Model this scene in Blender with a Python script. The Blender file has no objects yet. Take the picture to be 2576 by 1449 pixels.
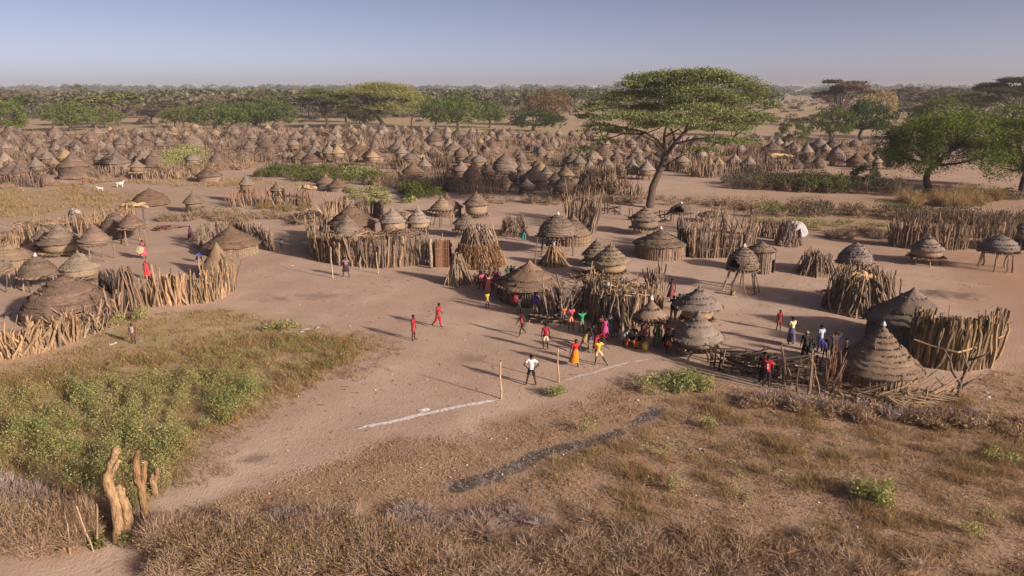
import bpy, math, random
import numpy as np
from mathutils import Vector, Matrix, Euler
random.seed(7)
RNG = np.random.default_rng(7)
S = bpy.context.scene
COL = S.collection

# ------------------------------------------------------------------ camera, sky, sun, exposure
PW, PH, FPX, HC, VH = 2576.0, 1449.0, 1773.0, 14.3, 222.0
PITCH = math.atan((PH / 2 - VH) / FPX)
CP, SP = math.cos(PITCH), math.sin(PITCH)
cam = bpy.data.objects.new('camera', bpy.data.cameras.new('camera'))
COL.objects.link(cam)
cam.location = (0, 0, HC)
cam.rotation_euler = (math.pi / 2 - PITCH, 0, 0)
cam.data.sensor_width = 36
cam.data.lens = FPX / PW * 36
cam.data.clip_start = 0.2
cam.data.clip_end = 20000
S.camera = cam

SUN_AZ, SUN_EL = math.atan2(0.81, -0.58), math.radians(20.0)     # azimuth from +Y towards +X
USE_HAZE = True
HAZE = 0.00018
TO_SUN = Vector((math.sin(SUN_AZ) * math.cos(SUN_EL), math.cos(SUN_AZ) * math.cos(SUN_EL), math.sin(SUN_EL)))
world = bpy.data.worlds.new('World')
S.world = world
world.use_nodes = True
wt = world.node_tree
bg = wt.nodes['Background']
sky = wt.nodes.new('ShaderNodeTexSky')
sky.sky_type = 'NISHITA'
sky.sun_disc = False
sky.sun_elevation = SUN_EL
sky.sun_rotation = SUN_AZ
sky.altitude = 400
sky.air_density = 0.25
sky.dust_density = 1.6
sky.ozone_density = 0.0
tint = wt.nodes.new('ShaderNodeMix')
tint.data_type = 'RGBA'
tint.blend_type = 'MULTIPLY'
tint.inputs[0].default_value = 1.0
tint.inputs[7].default_value = (1.11, 0.85, 0.735, 1)
wt.links.new(sky.outputs[0], tint.inputs[6])
wt.links.new(tint.outputs[2], bg.inputs[0])
bg.inputs[1].default_value = 0.115
sun = bpy.data.objects.new('sun', bpy.data.lights.new('sun', 'SUN'))
COL.objects.link(sun)
sun.data.energy = 4.7
sun.data.angle = math.radians(2.6)
sun.data.color = (1.0, 0.83, 0.68)
sun.rotation_euler = TO_SUN.to_track_quat('Z', 'Y').to_euler()
sun.location = (60, -45, 40)
S.view_settings.view_transform = 'Standard'
S.view_settings.look = 'None'
S.view_settings.exposure = 0.70
S.view_settings.gamma = 1.0
S.view_settings.use_curve_mapping = False
S.render.engine = 'CYCLES'
S.cycles.use_denoising = True
S.cycles.max_bounces = 5
S.cycles.diffuse_bounces = 3
S.cycles.transparent_max_bounces = 4
S.cycles.volume_bounces = 0
S.cycles.use_adaptive_sampling = True
S.cycles.adaptive_threshold = 0.02

# ------------------------------------------------------------------ survey: where a sight line meets the ground
def hgt(x, y):
    return 0.016 * (np.sin(0.55 * x + 0.31 * y) + np.sin(0.37 * y - 0.83 * x + 1.0)) + 0.008 * np.sin(1.7 * x - 0.9 * y)

def G(u, v):
    d = (v - PH / 2) / FPX
    t = HC / (SP + d * CP)
    return np.array([t * (u - PW / 2) / FPX, t * (CP - d * SP)])

def P3(u, v):
    p = G(u, v)
    return Vector((p[0], p[1], float(hgt(p[0], p[1]))))

def mpp(v):
    d = (v - PH / 2) / FPX
    return HC / (SP + d * CP) / FPX

def zat(Y, v):
    k = (PH / 2 - v) / FPX
    return HC + Y * (k * CP - SP) / (CP + k * SP)

def U3(u, v, Y):
    z = zat(Y, v)
    return np.array([(u - PW / 2) / FPX * (Y * CP - (z - HC) * SP), Y, z])

def centre(u, vfoot, vtop, half, k):
    """ground centre (x, y) and metres per pixel of a round thing seen with its middle at u, foot at vfoot and top at vtop"""
    y = G(u, vfoot)[1] + half * k
    z = max(0, zat(y, vtop)) / 2
    dep = y * CP - (z - HC) * SP
    return (u - PW / 2) / FPX * dep, y, dep / FPX

def poly(pts):
    return np.array([G(*p) for p in pts])

# ------------------------------------------------------------------ noise and polygon helpers
def vnoise(x, y, seed=0):
    xi = np.floor(x).astype(np.int64); yi = np.floor(y).astype(np.int64)
    fx = x - xi; fy = y - yi
    fx = fx * fx * (3 - 2 * fx); fy = fy * fy * (3 - 2 * fy)
    def h(a, b):
        n = (a * 374761393 + b * 668265263 + seed * 974634) & 0x7fffffff
        n = ((n ^ (n >> 13)) * 1274126177) & 0x7fffffff
        return ((n ^ (n >> 16)) & 0xffff) / 65535.0
    return (h(xi, yi) * (1 - fx) + h(xi + 1, yi) * fx) * (1 - fy) + (h(xi, yi + 1) * (1 - fx) + h(xi + 1, yi + 1) * fx) * fy

def inside(pg, x, y):
    r = np.zeros(x.shape, bool)
    n = len(pg)
    for i in range(n):
        x1, y1 = pg[i]; x2, y2 = pg[(i + 1) % n]
        c = ((y1 > y) != (y2 > y))
        xx = (x2 - x1) * (y - y1) / (y2 - y1 + 1e-12) + x1
        r ^= c & (x < xx)
    return r

def segdist(pts, x, y, closed=False):
    d = np.full(x.shape, 1e9)
    n = len(pts)
    for i in range(n if closed else n - 1):
        a = pts[i]; b = pts[(i + 1) % n]
        ab = b - a
        t = np.clip(((x - a[0]) * ab[0] + (y - a[1]) * ab[1]) / (ab @ ab + 1e-9), 0, 1)
        d = np.minimum(d, np.hypot(x - a[0] - t * ab[0], y - a[1] - t * ab[1]))
    return d

def zone(pg, x, y, soft):
    d = segdist(pg, x, y, True)
    return np.clip(0.5 + np.where(inside(pg, x, y), d, -d) / (2 * soft), 0, 1)

def sample_poly(pg, dens, seed=0, patch=None, lo=0.0):
    rg = np.random.default_rng(seed + 100)
    a, b = pg.min(0), pg.max(0)
    n = int(dens * (b[0] - a[0]) * (b[1] - a[1]))
    x = rg.uniform(a[0], b[0], n); y = rg.uniform(a[1], b[1], n)
    k = inside(pg, x, y)
    if patch:
        k &= rg.uniform(0, 1, n) < np.clip((0.65 * vnoise(x / patch, y / patch, seed) + 0.35 * vnoise(x / patch * 2.7, y / patch * 2.7, seed + 3) - lo) / (0.75 - lo), 0, 1)
    return x[k], y[k]

def sample_line(pts, width, n, seed=0):
    rg = np.random.default_rng(seed + 200)
    pts = np.asarray(pts); L = np.hypot(*np.diff(pts, axis=0).T)
    c = np.concatenate([[0], np.cumsum(L)])
    s = rg.uniform(0, c[-1], n)
    i = np.clip(np.searchsorted(c, s) - 1, 0, len(L) - 1)
    t = (s - c[i]) / L[i]
    p = pts[i] * (1 - t[:, None]) + pts[i + 1] * t[:, None]
    return p[:, 0] + rg.normal(0, width / 2.5, n), p[:, 1] + rg.normal(0, width / 2.5, n)

# ------------------------------------------------------------------ mesh builder
class MB:
    def __init__(s):
        s.v = []; s.q = []; s.t = []; s.uv = []; s.qm = []; s.tm = []; s.n = 0
    def add(s, v, quads=None, tris=None, uv=None, m=0):
        v = np.asarray(v, float).reshape(-1, 3)
        s.v.append(v)
        s.uv.append(np.zeros((len(v), 2)) if uv is None else np.asarray(uv, float))
        if quads is not None and len(quads):
            q = np.asarray(quads, np.int64).reshape(-1, 4) + s.n; s.q.append(q); s.qm.append(np.full(len(q), m))
        if tris is not None and len(tris):
            t = np.asarray(tris, np.int64).reshape(-1, 3) + s.n; s.t.append(t); s.tm.append(np.full(len(t), m))
        s.n += len(v)
    def tube(s, pts, rad, sides=5, cap=True, m=0, ridge=None):
        pts = np.asarray(pts, float); rad = np.asarray(rad, float); k = len(pts)
        tg = np.gradient(pts, axis=0); tg /= np.linalg.norm(tg, axis=1)[:, None] + 1e-9
        ref = np.array([0.31, 0.87, 0.11]) if abs(tg[0][2]) > 0.6 else np.array([0.1, 0.05, 1.0])
        a = np.cross(tg, ref); a /= np.linalg.norm(a, axis=1)[:, None] + 1e-9
        b = np.cross(tg, a)
        th = np.arange(sides) * 2 * math.pi / sides
        rr = rad[:, None, None] * (1 if ridge is None else np.asarray(ridge)[..., None])
        ring = pts[:, None] + rr * (np.cos(th)[None, :, None] * a[:, None] + np.sin(th)[None, :, None] * b[:, None])
        v = ring.reshape(-1, 3)
        i, j = np.meshgrid(np.arange(k - 1), np.arange(sides), indexing='ij')
        q = np.stack([i * sides + j, i * sides + (j + 1) % sides, (i + 1) * sides + (j + 1) % sides, (i + 1) * sides + j], -1).reshape(-1, 4)
        uv = np.stack([np.tile(np.arange(sides) / sides, k), np.repeat(np.arange(k) / k, sides)], 1)
        t = None
        if cap:
            v = np.concatenate([v, pts[-1:], pts[:1]]); uv = np.concatenate([uv, [[0, 1], [0, 0]]])
            e = k * sides; o = (k - 1) * sides
            t = [[o + j, o + (j + 1) % sides, e] for j in range(sides)] + [[(j + 1) % sides, j, e + 1] for j in range(sides)]
        s.add(v, q, t, uv, m)
    def revolve(s, prof, seg=32, jit=0.0, rg=RNG, ush=1.0, skip=None, m=0, wob=0.0, wave=0.0):
        """prof: list of (r, z) from top to bottom; skip(angle, z) drops faces"""
        prof = np.asarray(prof, float); k = len(prof)
        th = np.arange(seg) * 2 * math.pi / seg
        r = prof[:, 0][:, None] * (1 + jit * rg.normal(0, 1, (k, seg))) * (1 + wob * np.sin(2 * th + rg.uniform(0, 6)) + wob * .6 * np.sin(3 * th + rg.uniform(0, 6)))[None]
        z = prof[:, 1][:, None] + jit * 0.7 * prof[:, 0][:, None] * rg.normal(0, 1, (k, seg))
        if wave: z = z + wave * (np.sin(2 * th + rg.uniform(0, 6)) * .6 + np.sin(th + rg.uniform(0, 6)) * .7 + np.sin(5 * th + rg.uniform(0, 6)) * .35 + np.sin(9 * th + rg.uniform(0, 6)) * .25)[None] * np.clip(prof[:, 0] / prof[:, 0].max(), 0, 1)[:, None]
        v = np.stack([r * np.cos(th), r * np.sin(th), z], -1).reshape(-1, 3)
        cum = np.concatenate([[0], np.cumsum(np.hypot(*np.diff(prof, axis=0).T))])
        uv = np.stack([np.tile(np.abs(th / math.pi - 1) * ush, k), np.repeat(cum, seg)], 1)
        i, j = np.meshgrid(np.arange(k - 1), np.arange(seg), indexing='ij')
        if skip is not None:
            am = (j + .5) * 2 * math.pi / seg; zm = (prof[i, 1] + prof[i + 1, 1]) / 2
            kp = ~skip(am, zm); i = i[kp]; j = j[kp]
        else:
            i = i.ravel(); j = j.ravel()
        q = np.stack([i * seg + j, (i + 1) * seg + j, (i + 1) * seg + (j + 1) % seg, i * seg + (j + 1) % seg], -1)
        s.add(v, q, None, uv, m)
    def cards(s, c, size, rg=RNG, flat=0.0, aspect=1.6, m=0):
        """one small leaf face (a kite) per centre; flat 1 = level"""
        n = len(c)
        if n == 0: return
        a = rg.normal(0, 1, (n, 3)); a[:, 2] *= (1 - flat)
        a /= np.linalg.norm(a, axis=1)[:, None]
        b = np.cross(a, rg.normal(0, 1, (n, 3)) * [1 - flat, 1 - flat, 1] + [0, 0, flat * 3]); b /= np.linalg.norm(b, axis=1)[:, None] + 1e-9
        sz = (np.asarray(size) * np.ones(n))[:, None] * rg.uniform(.6, 1.35, (n, 1))
        A = a * sz * aspect / 2; B = b * sz / 2
        v = np.stack([c - A, c + B - A * .15, c + A, c - B - A * .15], 1).reshape(-1, 3)
        s.add(v, np.arange(4 * n).reshape(-1, 4), None, None, m)
    def blades(s, p0, p1, w, rg=RNG, sag=0.0, m=0):
        """tapered blade or twig from p0 to p1, bent halfway"""
        n = len(p0)
        if n == 0: return
        d = p1 - p0; L = np.linalg.norm(d, axis=1)[:, None] + 1e-9
        sd = np.cross(d / L, rg.normal(0, 1, (n, 3))); sd /= np.linalg.norm(sd, axis=1)[:, None] + 1e-9
        w = (np.asarray(w) * np.ones(n))[:, None] / 2
        mid = (p0 + p1) / 2 + rg.normal(0, 1, (n, 3)) * L * 0.07 + np.array([0, 0, 1]) * sag * L
        v = np.stack([p0 - sd * w, p0 + sd * w, mid + sd * w * .8, mid - sd * w * .8, p1], 1).reshape(-1, 3)
        b = np.arange(n)[:, None] * 5
        s.add(v, b + [0, 1, 2, 3], b + [3, 2, 4], None, m)
    def mesh(s, name, mats, smooth=False):
        me = bpy.data.meshes.new(name)
        V = np.concatenate(s.v) if s.v else np.zeros((0, 3))
        Q = np.concatenate(s.q) if s.q else np.zeros((0, 4), np.int64)
        T = np.concatenate(s.t) if s.t else np.zeros((0, 3), np.int64)
        me.vertices.add(len(V)); me.vertices.foreach_set('co', V.astype(np.float32).ravel())
        li = np.concatenate([Q.ravel(), T.ravel()]).astype(np.int32)
        me.loops.add(len(li)); me.loops.foreach_set('vertex_index', li)
        npol = len(Q) + len(T)
        me.polygons.add(npol)
        me.polygons.foreach_set('loop_start', np.concatenate([np.arange(len(Q)) * 4, len(Q) * 4 + np.arange(len(T)) * 3]).astype(np.int32))
        if smooth is not None: me.polygons.foreach_set('use_smooth', np.full(npol, bool(smooth)))
        mi = np.concatenate((s.qm or []) + (s.tm or [])) if (s.qm or s.tm) else np.zeros(0)
        me.polygons.foreach_set('material_index', mi.astype(np.int32))
        UV = np.concatenate(s.uv)
        if UV.any():
            uvl = me.uv_layers.new(name='UVMap')
            uvl.data.foreach_set('uv', UV[li].astype(np.float32).ravel())
        for m_ in (mats if isinstance(mats, (list, tuple)) else [mats]): me.materials.append(m_)
        me.update(calc_edges=True)
        return me

# ------------------------------------------------------------------ objects
def link(name, me, parent=None, loc=(0, 0, 0), rot=(0, 0, 0), scale=(1, 1, 1), color=None, kind=None):
    o = bpy.data.objects.new(name, me)
    COL.objects.link(o)
    o.location = loc; o.rotation_euler = rot; o.scale = scale
    if parent: o.parent = parent
    if color: o.color = (*color, 1)
    if kind: o['kind'] = kind
    return o

def tag(o, label=None, cat=None, group=None, kind=None):
    if label: o['label'] = label
    if cat: o['category'] = cat
    if group: o['group'] = group
    if kind: o['kind'] = kind
    return o

def thing(name, label, cat, loc=(0, 0, 0), group=None, rz=0.0):
    o = bpy.data.objects.new(name, None)
    COL.objects.link(o)
    o.location = loc; o.rotation_euler = (0, 0, rz); o.empty_display_size = .2
    return tag(o, label, cat, group)

# ------------------------------------------------------------------ materials
class Mat:
    def __init__(s, name, rough=1.0, spec=0.05):
        s.m = bpy.data.materials.new(name); s.m.use_nodes = True
        s.t = s.m.node_tree; s.b = s.t.nodes['Principled BSDF']
        s.b.inputs['Roughness'].default_value = rough
        s.b.inputs['Specular IOR Level'].default_value = spec
    def n(s, t, **k):
        nd = s.t.nodes.new(t)
        for a, b in k.items():
            if hasattr(nd, a): setattr(nd, a, b)
        return nd
    def put(s, sock, val):
        if hasattr(val, 'is_output'): s.t.links.new(val, sock)
        else: sock.default_value = val
    def noise(s, vec, scale, detail=3, rough=.55, dist=0):
        nd = s.n('ShaderNodeTexNoise'); s.put(nd.inputs['Vector'], vec)
        nd.inputs['Scale'].default_value = scale; nd.inputs['Detail'].default_value = detail
        nd.inputs['Roughness'].default_value = rough; nd.inputs['Distortion'].default_value = dist
        return nd.outputs['Fac']
    def ramp(s, fac, stops):
        nd = s.n('ShaderNodeValToRGB'); s.put(nd.inputs[0], fac)
        e = nd.color_ramp.elements
        while len(e) < len(stops): e.new(0.5)
        for i, (p, c) in enumerate(stops):
            e[i].position = p; e[i].color = (*c, 1) if isinstance(c, (tuple, list)) else (c, c, c, 1)
        return nd.outputs[0]
    def mix(s, f, a, b, mode='MIX'):
        nd = s.n('ShaderNodeMix'); nd.data_type = 'RGBA'; nd.blend_type = mode
        s.put(nd.inputs[0], f); s.put(nd.inputs[6], (*a, 1) if isinstance(a, tuple) else a); s.put(nd.inputs[7], (*b, 1) if isinstance(b, tuple) else b)
        return nd.outputs[2]
    def math(s, op, a, b=0.0, clamp=False):
        nd = s.n('ShaderNodeMath'); nd.operation = op; nd.use_clamp = clamp
        s.put(nd.inputs[0], a); s.put(nd.inputs[1], b)
        return nd.outputs[0]
    def mapping(s, vec, scale):
        nd = s.n('ShaderNodeMapping'); s.put(nd.inputs['Vector'], vec); nd.inputs['Scale'].default_value = scale
        return nd.outputs[0]
    def coord(s, which='Object'):
        return s.n('ShaderNodeTexCoord').outputs[which]
    def pos(s):
        return s.n('ShaderNodeNewGeometry').outputs['Position']
    def island(s):
        return s.n('ShaderNodeNewGeometry').outputs['Random Per Island']
    def obj(s, which='Color'):
        return s.n('ShaderNodeObjectInfo').outputs[which]
    def base(s, c): s.put(s.b.inputs['Base Color'], (*c, 1) if isinstance(c, tuple) else c)
    def bump(s, h, strength=.5, dist=.05):
        nd = s.n('ShaderNodeBump'); nd.inputs['Strength'].default_value = strength; nd.inputs['Distance'].default_value = dist
        s.put(nd.inputs['Height'], h); s.t.links.new(nd.outputs[0], s.b.inputs['Normal'])
    def leafy(s, col, tr=.35):
        d = s.n('ShaderNodeBsdfDiffuse'); t = s.n('ShaderNodeBsdfTranslucent'); x = s.n('ShaderNodeMixShader')
        s.put(d.inputs[0], col); s.put(t.inputs[0], col); x.inputs[0].default_value = tr
        s.t.links.new(d.outputs[0], x.inputs[1]); s.t.links.new(t.outputs[0], x.inputs[2])
        s.t.links.new(x.outputs[0], s.t.nodes['Material Output'].inputs[0])

def mat_thatch(name, tight=1.0):
    M = Mat(name); uv = M.n('ShaderNodeUVMap').outputs[0]
    st = M.noise(M.mapping(uv, (70 * tight, 5, 1)), 1.0, 4, .65)
    bl = M.noise(M.coord(), 1.3, 4, .6)
    rnd = M.obj('Random')
    c = M.mix(1.0, M.obj('Color'), M.ramp(st, [(.25, .34), (.5, .74), (.75, 1.08)]), 'MULTIPLY')
    c = M.mix(1.0, c, M.ramp(bl, [(.3, .72), (.55, 1.0), (.75, 1.2)]), 'MULTIPLY')
    c = M.mix(M.ramp(M.noise(M.coord(), 2.9, 3), [(.52, 0.0), (.7, .5)]), c, (.20, .175, .16))
    c = M.mix(1.0, c, M.ramp(rnd, [(0, .86), (1, 1.12)]), 'MULTIPLY')
    M.base(c); M.bump(st, .8, .06)
    return M.m
def mat_wood(name, lo=.38, hi=1.5):
    M = Mat(name); co = M.coord()
    r = M.math('FRACT', M.math('ADD', M.obj('Random'), M.island()))
    gr = M.noise(M.mapping(co, (6, 6, 1.2)), 4.0, 4, .6)
    c = M.mix(1.0, M.obj('Color'), M.ramp(r, [(0, (lo, lo * .97, lo * .97)), (.3, (.80, .78, .78)), (.6, (1.0, .98, .94)), (.8, (1.18, 1.1, 1.0)), (1, (hi, hi * .93, hi * .82))]), 'MULTIPLY')
    c = M.mix(1.0, c, M.ramp(gr, [(.3, .5), (.55, .88), (.8, 1.08)]), 'MULTIPLY')
    M.base(c); M.bump(gr, .5, .03)
    return M.m
def mat_objcolor(name, rough=1.0, spec=.05, var=.25, scale=6):
    M = Mat(name, rough, spec)
    n = M.noise(M.coord(), scale, 4)
    c = M.mix(1.0, M.obj('Color'), M.ramp(n, [(.25, 1 - var), (.75, 1 + var)]), 'MULTIPLY')
    M.base(c); M.bump(n, .3, .02)
    return M.m
def mat_leaf(name, tr=.22, var=.35):
    M = Mat(name)
    r = M.island()
    big = M.noise(M.coord(), .55, 3)
    c = M.mix(1.0, M.obj('Color'), M.ramp(r, [(0, 1 - var), (.5, 1.0), (1, 1 + var)]), 'MULTIPLY')
    c = M.mix(M.ramp(big, [(.4, 0.0), (.7, .55)]), c, M.mix(1.0, c, (1.35, 1.12, .72), 'MULTIPLY'))
    c = M.mix(1.0, c, M.ramp(M.obj('Random'), [(0, (.85, .88, .9)), (1, (1.15, 1.04, 1.1))]), 'MULTIPLY')
    M.leafy(c, tr)
    return M.m
def mat_weed(name, a, b, c3, scale=.25, tr=.25):
    """blades: three plant colours, mixed patch by patch"""
    M = Mat(name); p = M.pos()
    n1 = M.noise(p, scale, 3); n2 = M.noise(p, scale * 3.3, 2); r = M.island()
    c = M.mix(M.ramp(n1, [(.42, 0.0), (.6, 1.0)]), a, b)
    c = M.mix(M.ramp(M.math('ADD', M.math('MULTIPLY', n2, .6), M.math('MULTIPLY', r, .4)), [(.5, 0.0), (.66, 1.0)]), c, c3)
    c = M.mix(1.0, c, M.ramp(r, [(0, .75), (.5, 1.0), (1, 1.25)]), 'MULTIPLY')
    M.leafy(c, tr)
    return M.m
def mat_cloth(name):
    M = Mat(name, .95, .05); co = M.coord(); r = M.obj('Random')
    n = M.noise(co, 7, 4)
    c = M.mix(1.0, M.obj('Color'), M.ramp(n, [(.25, .7), (.75, 1.25)]), 'MULTIPLY')
    v = M.n('ShaderNodeTexVoronoi'); M.put(v.inputs['Vector'], co); v.inputs['Scale'].default_value = 9
    w = M.n('ShaderNodeTexWave'); M.put(w.inputs['Vector'], co); w.inputs['Scale'].default_value = 5; w.bands_direction = 'Z'
    c = M.mix(M.math('MULTIPLY', M.ramp(v.outputs['Distance'], [(.30, .55), (.36, 0.0)]), M.ramp(r, [(.6, 0.0), (.62, 1.0)])), c, (.35, .28, .24))
    c = M.mix(M.math('MULTIPLY', M.ramp(w.outputs['Fac'], [(.6, 0.0), (.7, .6)]), M.ramp(r, [(.28, 1.0), (.30, 0.0)])), c, M.mix(1.0, c, (.35, .35, .4), 'MULTIPLY'))
    c = M.mix(M.ramp(M.noise(co, 2.2, 3), [(.5, 0.0), (.75, .35)]), c, (.30, .22, .17))
    M.base(c); M.bump(n, .5, .03)
    return M.m
def mat_bark(name):
    M = Mat(name); co = M.coord()
    g = M.noise(M.mapping(co, (9, 9, 1.6)), 2.2, 5, .65); b = M.noise(co, 2.3, 4, .6)
    c = M.mix(1.0, M.obj('Color'), M.ramp(g, [(.3, .35), (.48, .8), (.7, 1.25)]), 'MULTIPLY')
    c = M.mix(M.ramp(b, [(.5, 0.0), (.66, .6)]), c, M.mix(1.0, c, (.55, .5, .5), 'MULTIPLY'))
    M.base(c); M.bump(g, .9, .06)
    return M.m
THATCH = mat_thatch('thatch'); REED = mat_thatch('reed', .6)
WOOD = mat_wood('weathered_wood'); BARK = mat_bark('bark')
LEAF = mat_leaf('leaf'); CLOTH = mat_cloth('cloth'); HIDE = mat_objcolor('hide', .9, .08, .3, 4)
PLAIN = mat_objcolor('painted', .5, .3, .08, 7); WICKER = mat_thatch('wicker', .35)
M = Mat('skin', .55, .3); M.base(M.mix(M.noise(M.coord(), 5, 2), (.030, .017, .012), (.05, .028, .019))); SKIN = M.m
M = Mat('eye', .3, .4); M.base((.6, .58, .52)); EYE = M.m
M = Mat('hair', 1.0, .05); M.base(M.mix(M.noise(M.coord(), 40, 2), (.008, .007, .007), (.018, .015, .014))); HAIR = M.m

# colours (albedo)
GREY = (.26, .205, .165); TAN = (.34, .26, .18); BRN = (.215, .15, .105); DRK = (.15, .12, .10); STRAW = (.38, .29, .17); ROSE = (.27, .195, .155)
STICK = (.27, .212, .165); STICKD = (.20, .15, .115); STICKY = (.335, .25, .17)

# ------------------------------------------------------------------ ground sheet with soil zones
Z = {
 'lush': [(-60, 1030), (60, 1010), (200, 975), (330, 965), (520, 960), (690, 965), (640, 1020), (560, 1080), (480, 1130), (425, 1200), (380, 1290), (280, 1290), (230, 1240), (100, 1235), (-60, 1215)],
 'weeds': [(-60, 985), (120, 945), (330, 905), (560, 868), (760, 850), (900, 862), (940, 880), (870, 915), (760, 965), (660, 1015), (560, 1080), (480, 1130), (425, 1200), (380, 1290), (280, 1290), (230, 1180), (100, 1170), (-60, 1180)],
 'lawn': [(-60, 930), (120, 895), (240, 845), (320, 800), (420, 785), (600, 780), (760, 825), (930, 862), (760, 880), (560, 885), (330, 920), (120, 955), (-60, 1000)],
 'scrub': [(330, 1500), (360, 1300), (520, 1265), (760, 1175), (930, 1115), (1150, 1085), (1400, 1030), (1560, 965), (1700, 940), (1900, 975), (2080, 1015), (2330, 1020), (2480, 940), (2700, 900), (2700, 1500)],
 'green2': [(1590, 965), (1650, 945), (1720, 940), (1800, 965), (1780, 992), (1680, 1000), (1600, 990)],
 'leftfield': [(-200, 475), (150, 470), (300, 478), (430, 500), (420, 522), (250, 535), (90, 545), (-200, 560)],
 'leftfield2': [(250, 455), (640, 448), (800, 470), (640, 478), (450, 470)],
 'redright': [(1900, 560), (2080, 590), (2240, 640), (2420, 700), (2480, 780), (2520, 900), (2800, 900), (2800, 560), (2500, 630), (2250, 628), (2000, 545)],
 'rightfield': [(1880, 528), (2060, 520), (2640, 545), (2640, 604), (2300, 606), (2100, 602), (1900, 566)],
 'rightfield2': [(1650, 496), (1830, 498), (2260, 492), (2640, 482), (2640, 536), (2250, 522), (1880, 530), (1650, 518)],
 'village': [(-60, 462), (170, 442), (330, 446), (600, 416), (880, 416), (1060, 436), (1120, 462), (1330, 488), (1560, 472), (1580, 432), (1820, 436), (2140, 420), (2290, 400), (2210, 372), (2000, 360), (1500, 350), (1250, 343), (1000, 333), (700, 328), (420, 331), (200, 338), (-60, 350)],
 'hedgefloor': [(-60, 1190), (260, 1190), (280, 1370), (0, 1400), (-60, 1400)],
}
ZP = {k: poly(v) for k, v in Z.items()}
PATH = poly([(-60, 1500), (-60, 1400), (180, 1382), (290, 1365), (330, 1290), (390, 1250), (520, 1235), (760, 1160), (930, 1105), (1150, 1065), (1320, 1010), (1380, 1005), (1150, 1085), (930, 1125), (760, 1182), (520, 1275), (400, 1300), (365, 1390), (400, 1500)])
ASH = poly([(1145, 1227), (1240, 1192), (1330, 1155), (1400, 1133), (1480, 1108), (1560, 1090)])
ASH2 = poly([(1600, 1066), (1630, 1048), (1652, 1034)])
def lin(n, a, s): t = np.linspace(-1, 1, n); return np.sinh(t * a) / math.sinh(a) * s
gx = lin(520, 7.2, 5200.0)
gy = np.concatenate([-np.geomspace(900, 4, 24) + 12, np.linspace(9, 60, 150), np.geomspace(60.6, 7500, 130)])
X, Y = np.meshgrid(gx, gy)
xf, yf = X.ravel(), Y.ravel()
near = (np.abs(xf) < 230) & (yf > 5) & (yf < 290)
zz = np.where(np.hypot(xf, yf) < 400, hgt(xf, yf), 0.0)
xn, yn = xf[near], yf[near]
wx = xn + 1.6 * (vnoise(xn / 1.7, yn / 1.7, 5) - .5) + .8 * (vnoise(xn / .6, yn / .6, 6) - .5)
wy = yn + 2.0 * (vnoise(xn / 1.7, yn / 1.7, 8) - .5) + .8 * (vnoise(xn / .6, yn / .6, 9) - .5)
za = np.zeros((len(xf), 4)); zb = np.zeros((len(xf), 4)); za[:, 3] = zb[:, 3] = 1
lawn = np.maximum.reduce([zone(ZP['lawn'], wx, wy, 1.5), .9 * zone(ZP['leftfield'], wx, wy, 4), .7 * zone(ZP['leftfield2'], wx, wy, 4), 1.0 * zone(ZP['weeds'], wx, wy, 1.0)])
scr = np.maximum.reduce([zone(ZP['scrub'], wx, wy, .8), zone(ZP['hedgefloor'], wx, wy, .6), .75 * zone(ZP['rightfield'], wx, wy, 3), .75 * zone(ZP['rightfield2'], wx, wy, 4), .85 * zone(ZP['village'], wx, wy, 4)])
pth = zone(PATH, wx, wy, .5)
ax = xn + .35 * (wx - xn); ay = yn + .35 * (wy - yn)
ash = np.maximum(np.clip(1.5 - segdist(ASH, ax, ay) / .38, 0, 1), np.clip(1.5 - segdist(ASH2, ax, ay) / .36, 0, 1))
za[near, 0] = np.maximum(lawn, np.clip((yn - 225) / 30, 0, .8) * (1 - zone(ZP['village'], wx, wy, 4))) * (1 - pth); za[near, 1] = scr * (1 - pth); za[near, 2] = ash
zb[near, 0] = np.clip(1 - segdist(poly([(900, 560), (1300, 600), (1560, 690), (1900, 760), (2250, 850)]), wx, wy) / 16, 0, 1) * .6 + pth
zb[near, 1] = zone(ZP['redright'], wx, wy, 3) + .4 * np.clip((xn - 20) / 30, 0, 1)
zb[near, 2] = np.maximum(zone(ZP['lush'], wx, wy, .8), zone(ZP['green2'], wx, wy, .5))
far = ~near
za[far, 0] = np.clip((yf[far] - 215) / 60, 0, .75)
mb = MB()
nx, ny = len(gx), len(gy)
i, j = np.meshgrid(np.arange(ny - 1), np.arange(nx - 1), indexing='ij')
mb.add(np.stack([xf, yf, zz], 1), np.stack([i * nx + j, i * nx + j + 1, (i + 1) * nx + j + 1, (i + 1) * nx + j], -1).reshape(-1, 4))
M = Mat('soil')
p = M.pos()
a = M.n('ShaderNodeAttribute', attribute_name='za'); b = M.n('ShaderNodeAttribute', attribute_name='zb')
sa = M.n('ShaderNodeSeparateColor'); M.put(sa.inputs[0], a.outputs['Color'])
sb = M.n('ShaderNodeSeparateColor'); M.put(sb.inputs[0], b.outputs['Color'])
n0 = M.noise(p, .035, 4); n1 = M.noise(p, .16, 4, .6); n2 = M.noise(p, 1.1, 4, .6); n3 = M.noise(p, 5.5, 3, .6); n4 = M.noise(M.mapping(p, (1, .55, 1)), 14, 2, .6)
c = M.mix(M.ramp(n1, [(.35, 0.0), (.65, 1.0)]), (.37, .27, .215), (.43, .325, .265))
c = M.mix(M.ramp(n2, [(.5, 0.0), (.75, .4)]), c, (.31, .225, .18))
c = M.mix(M.ramp(n4, [(.6, 0.0), (.72, .45)]), c, (.235, .17, .138))
c = M.mix(M.math('MULTIPLY', sb.outputs[0], .5), c, (.46, .355, .29))
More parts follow.
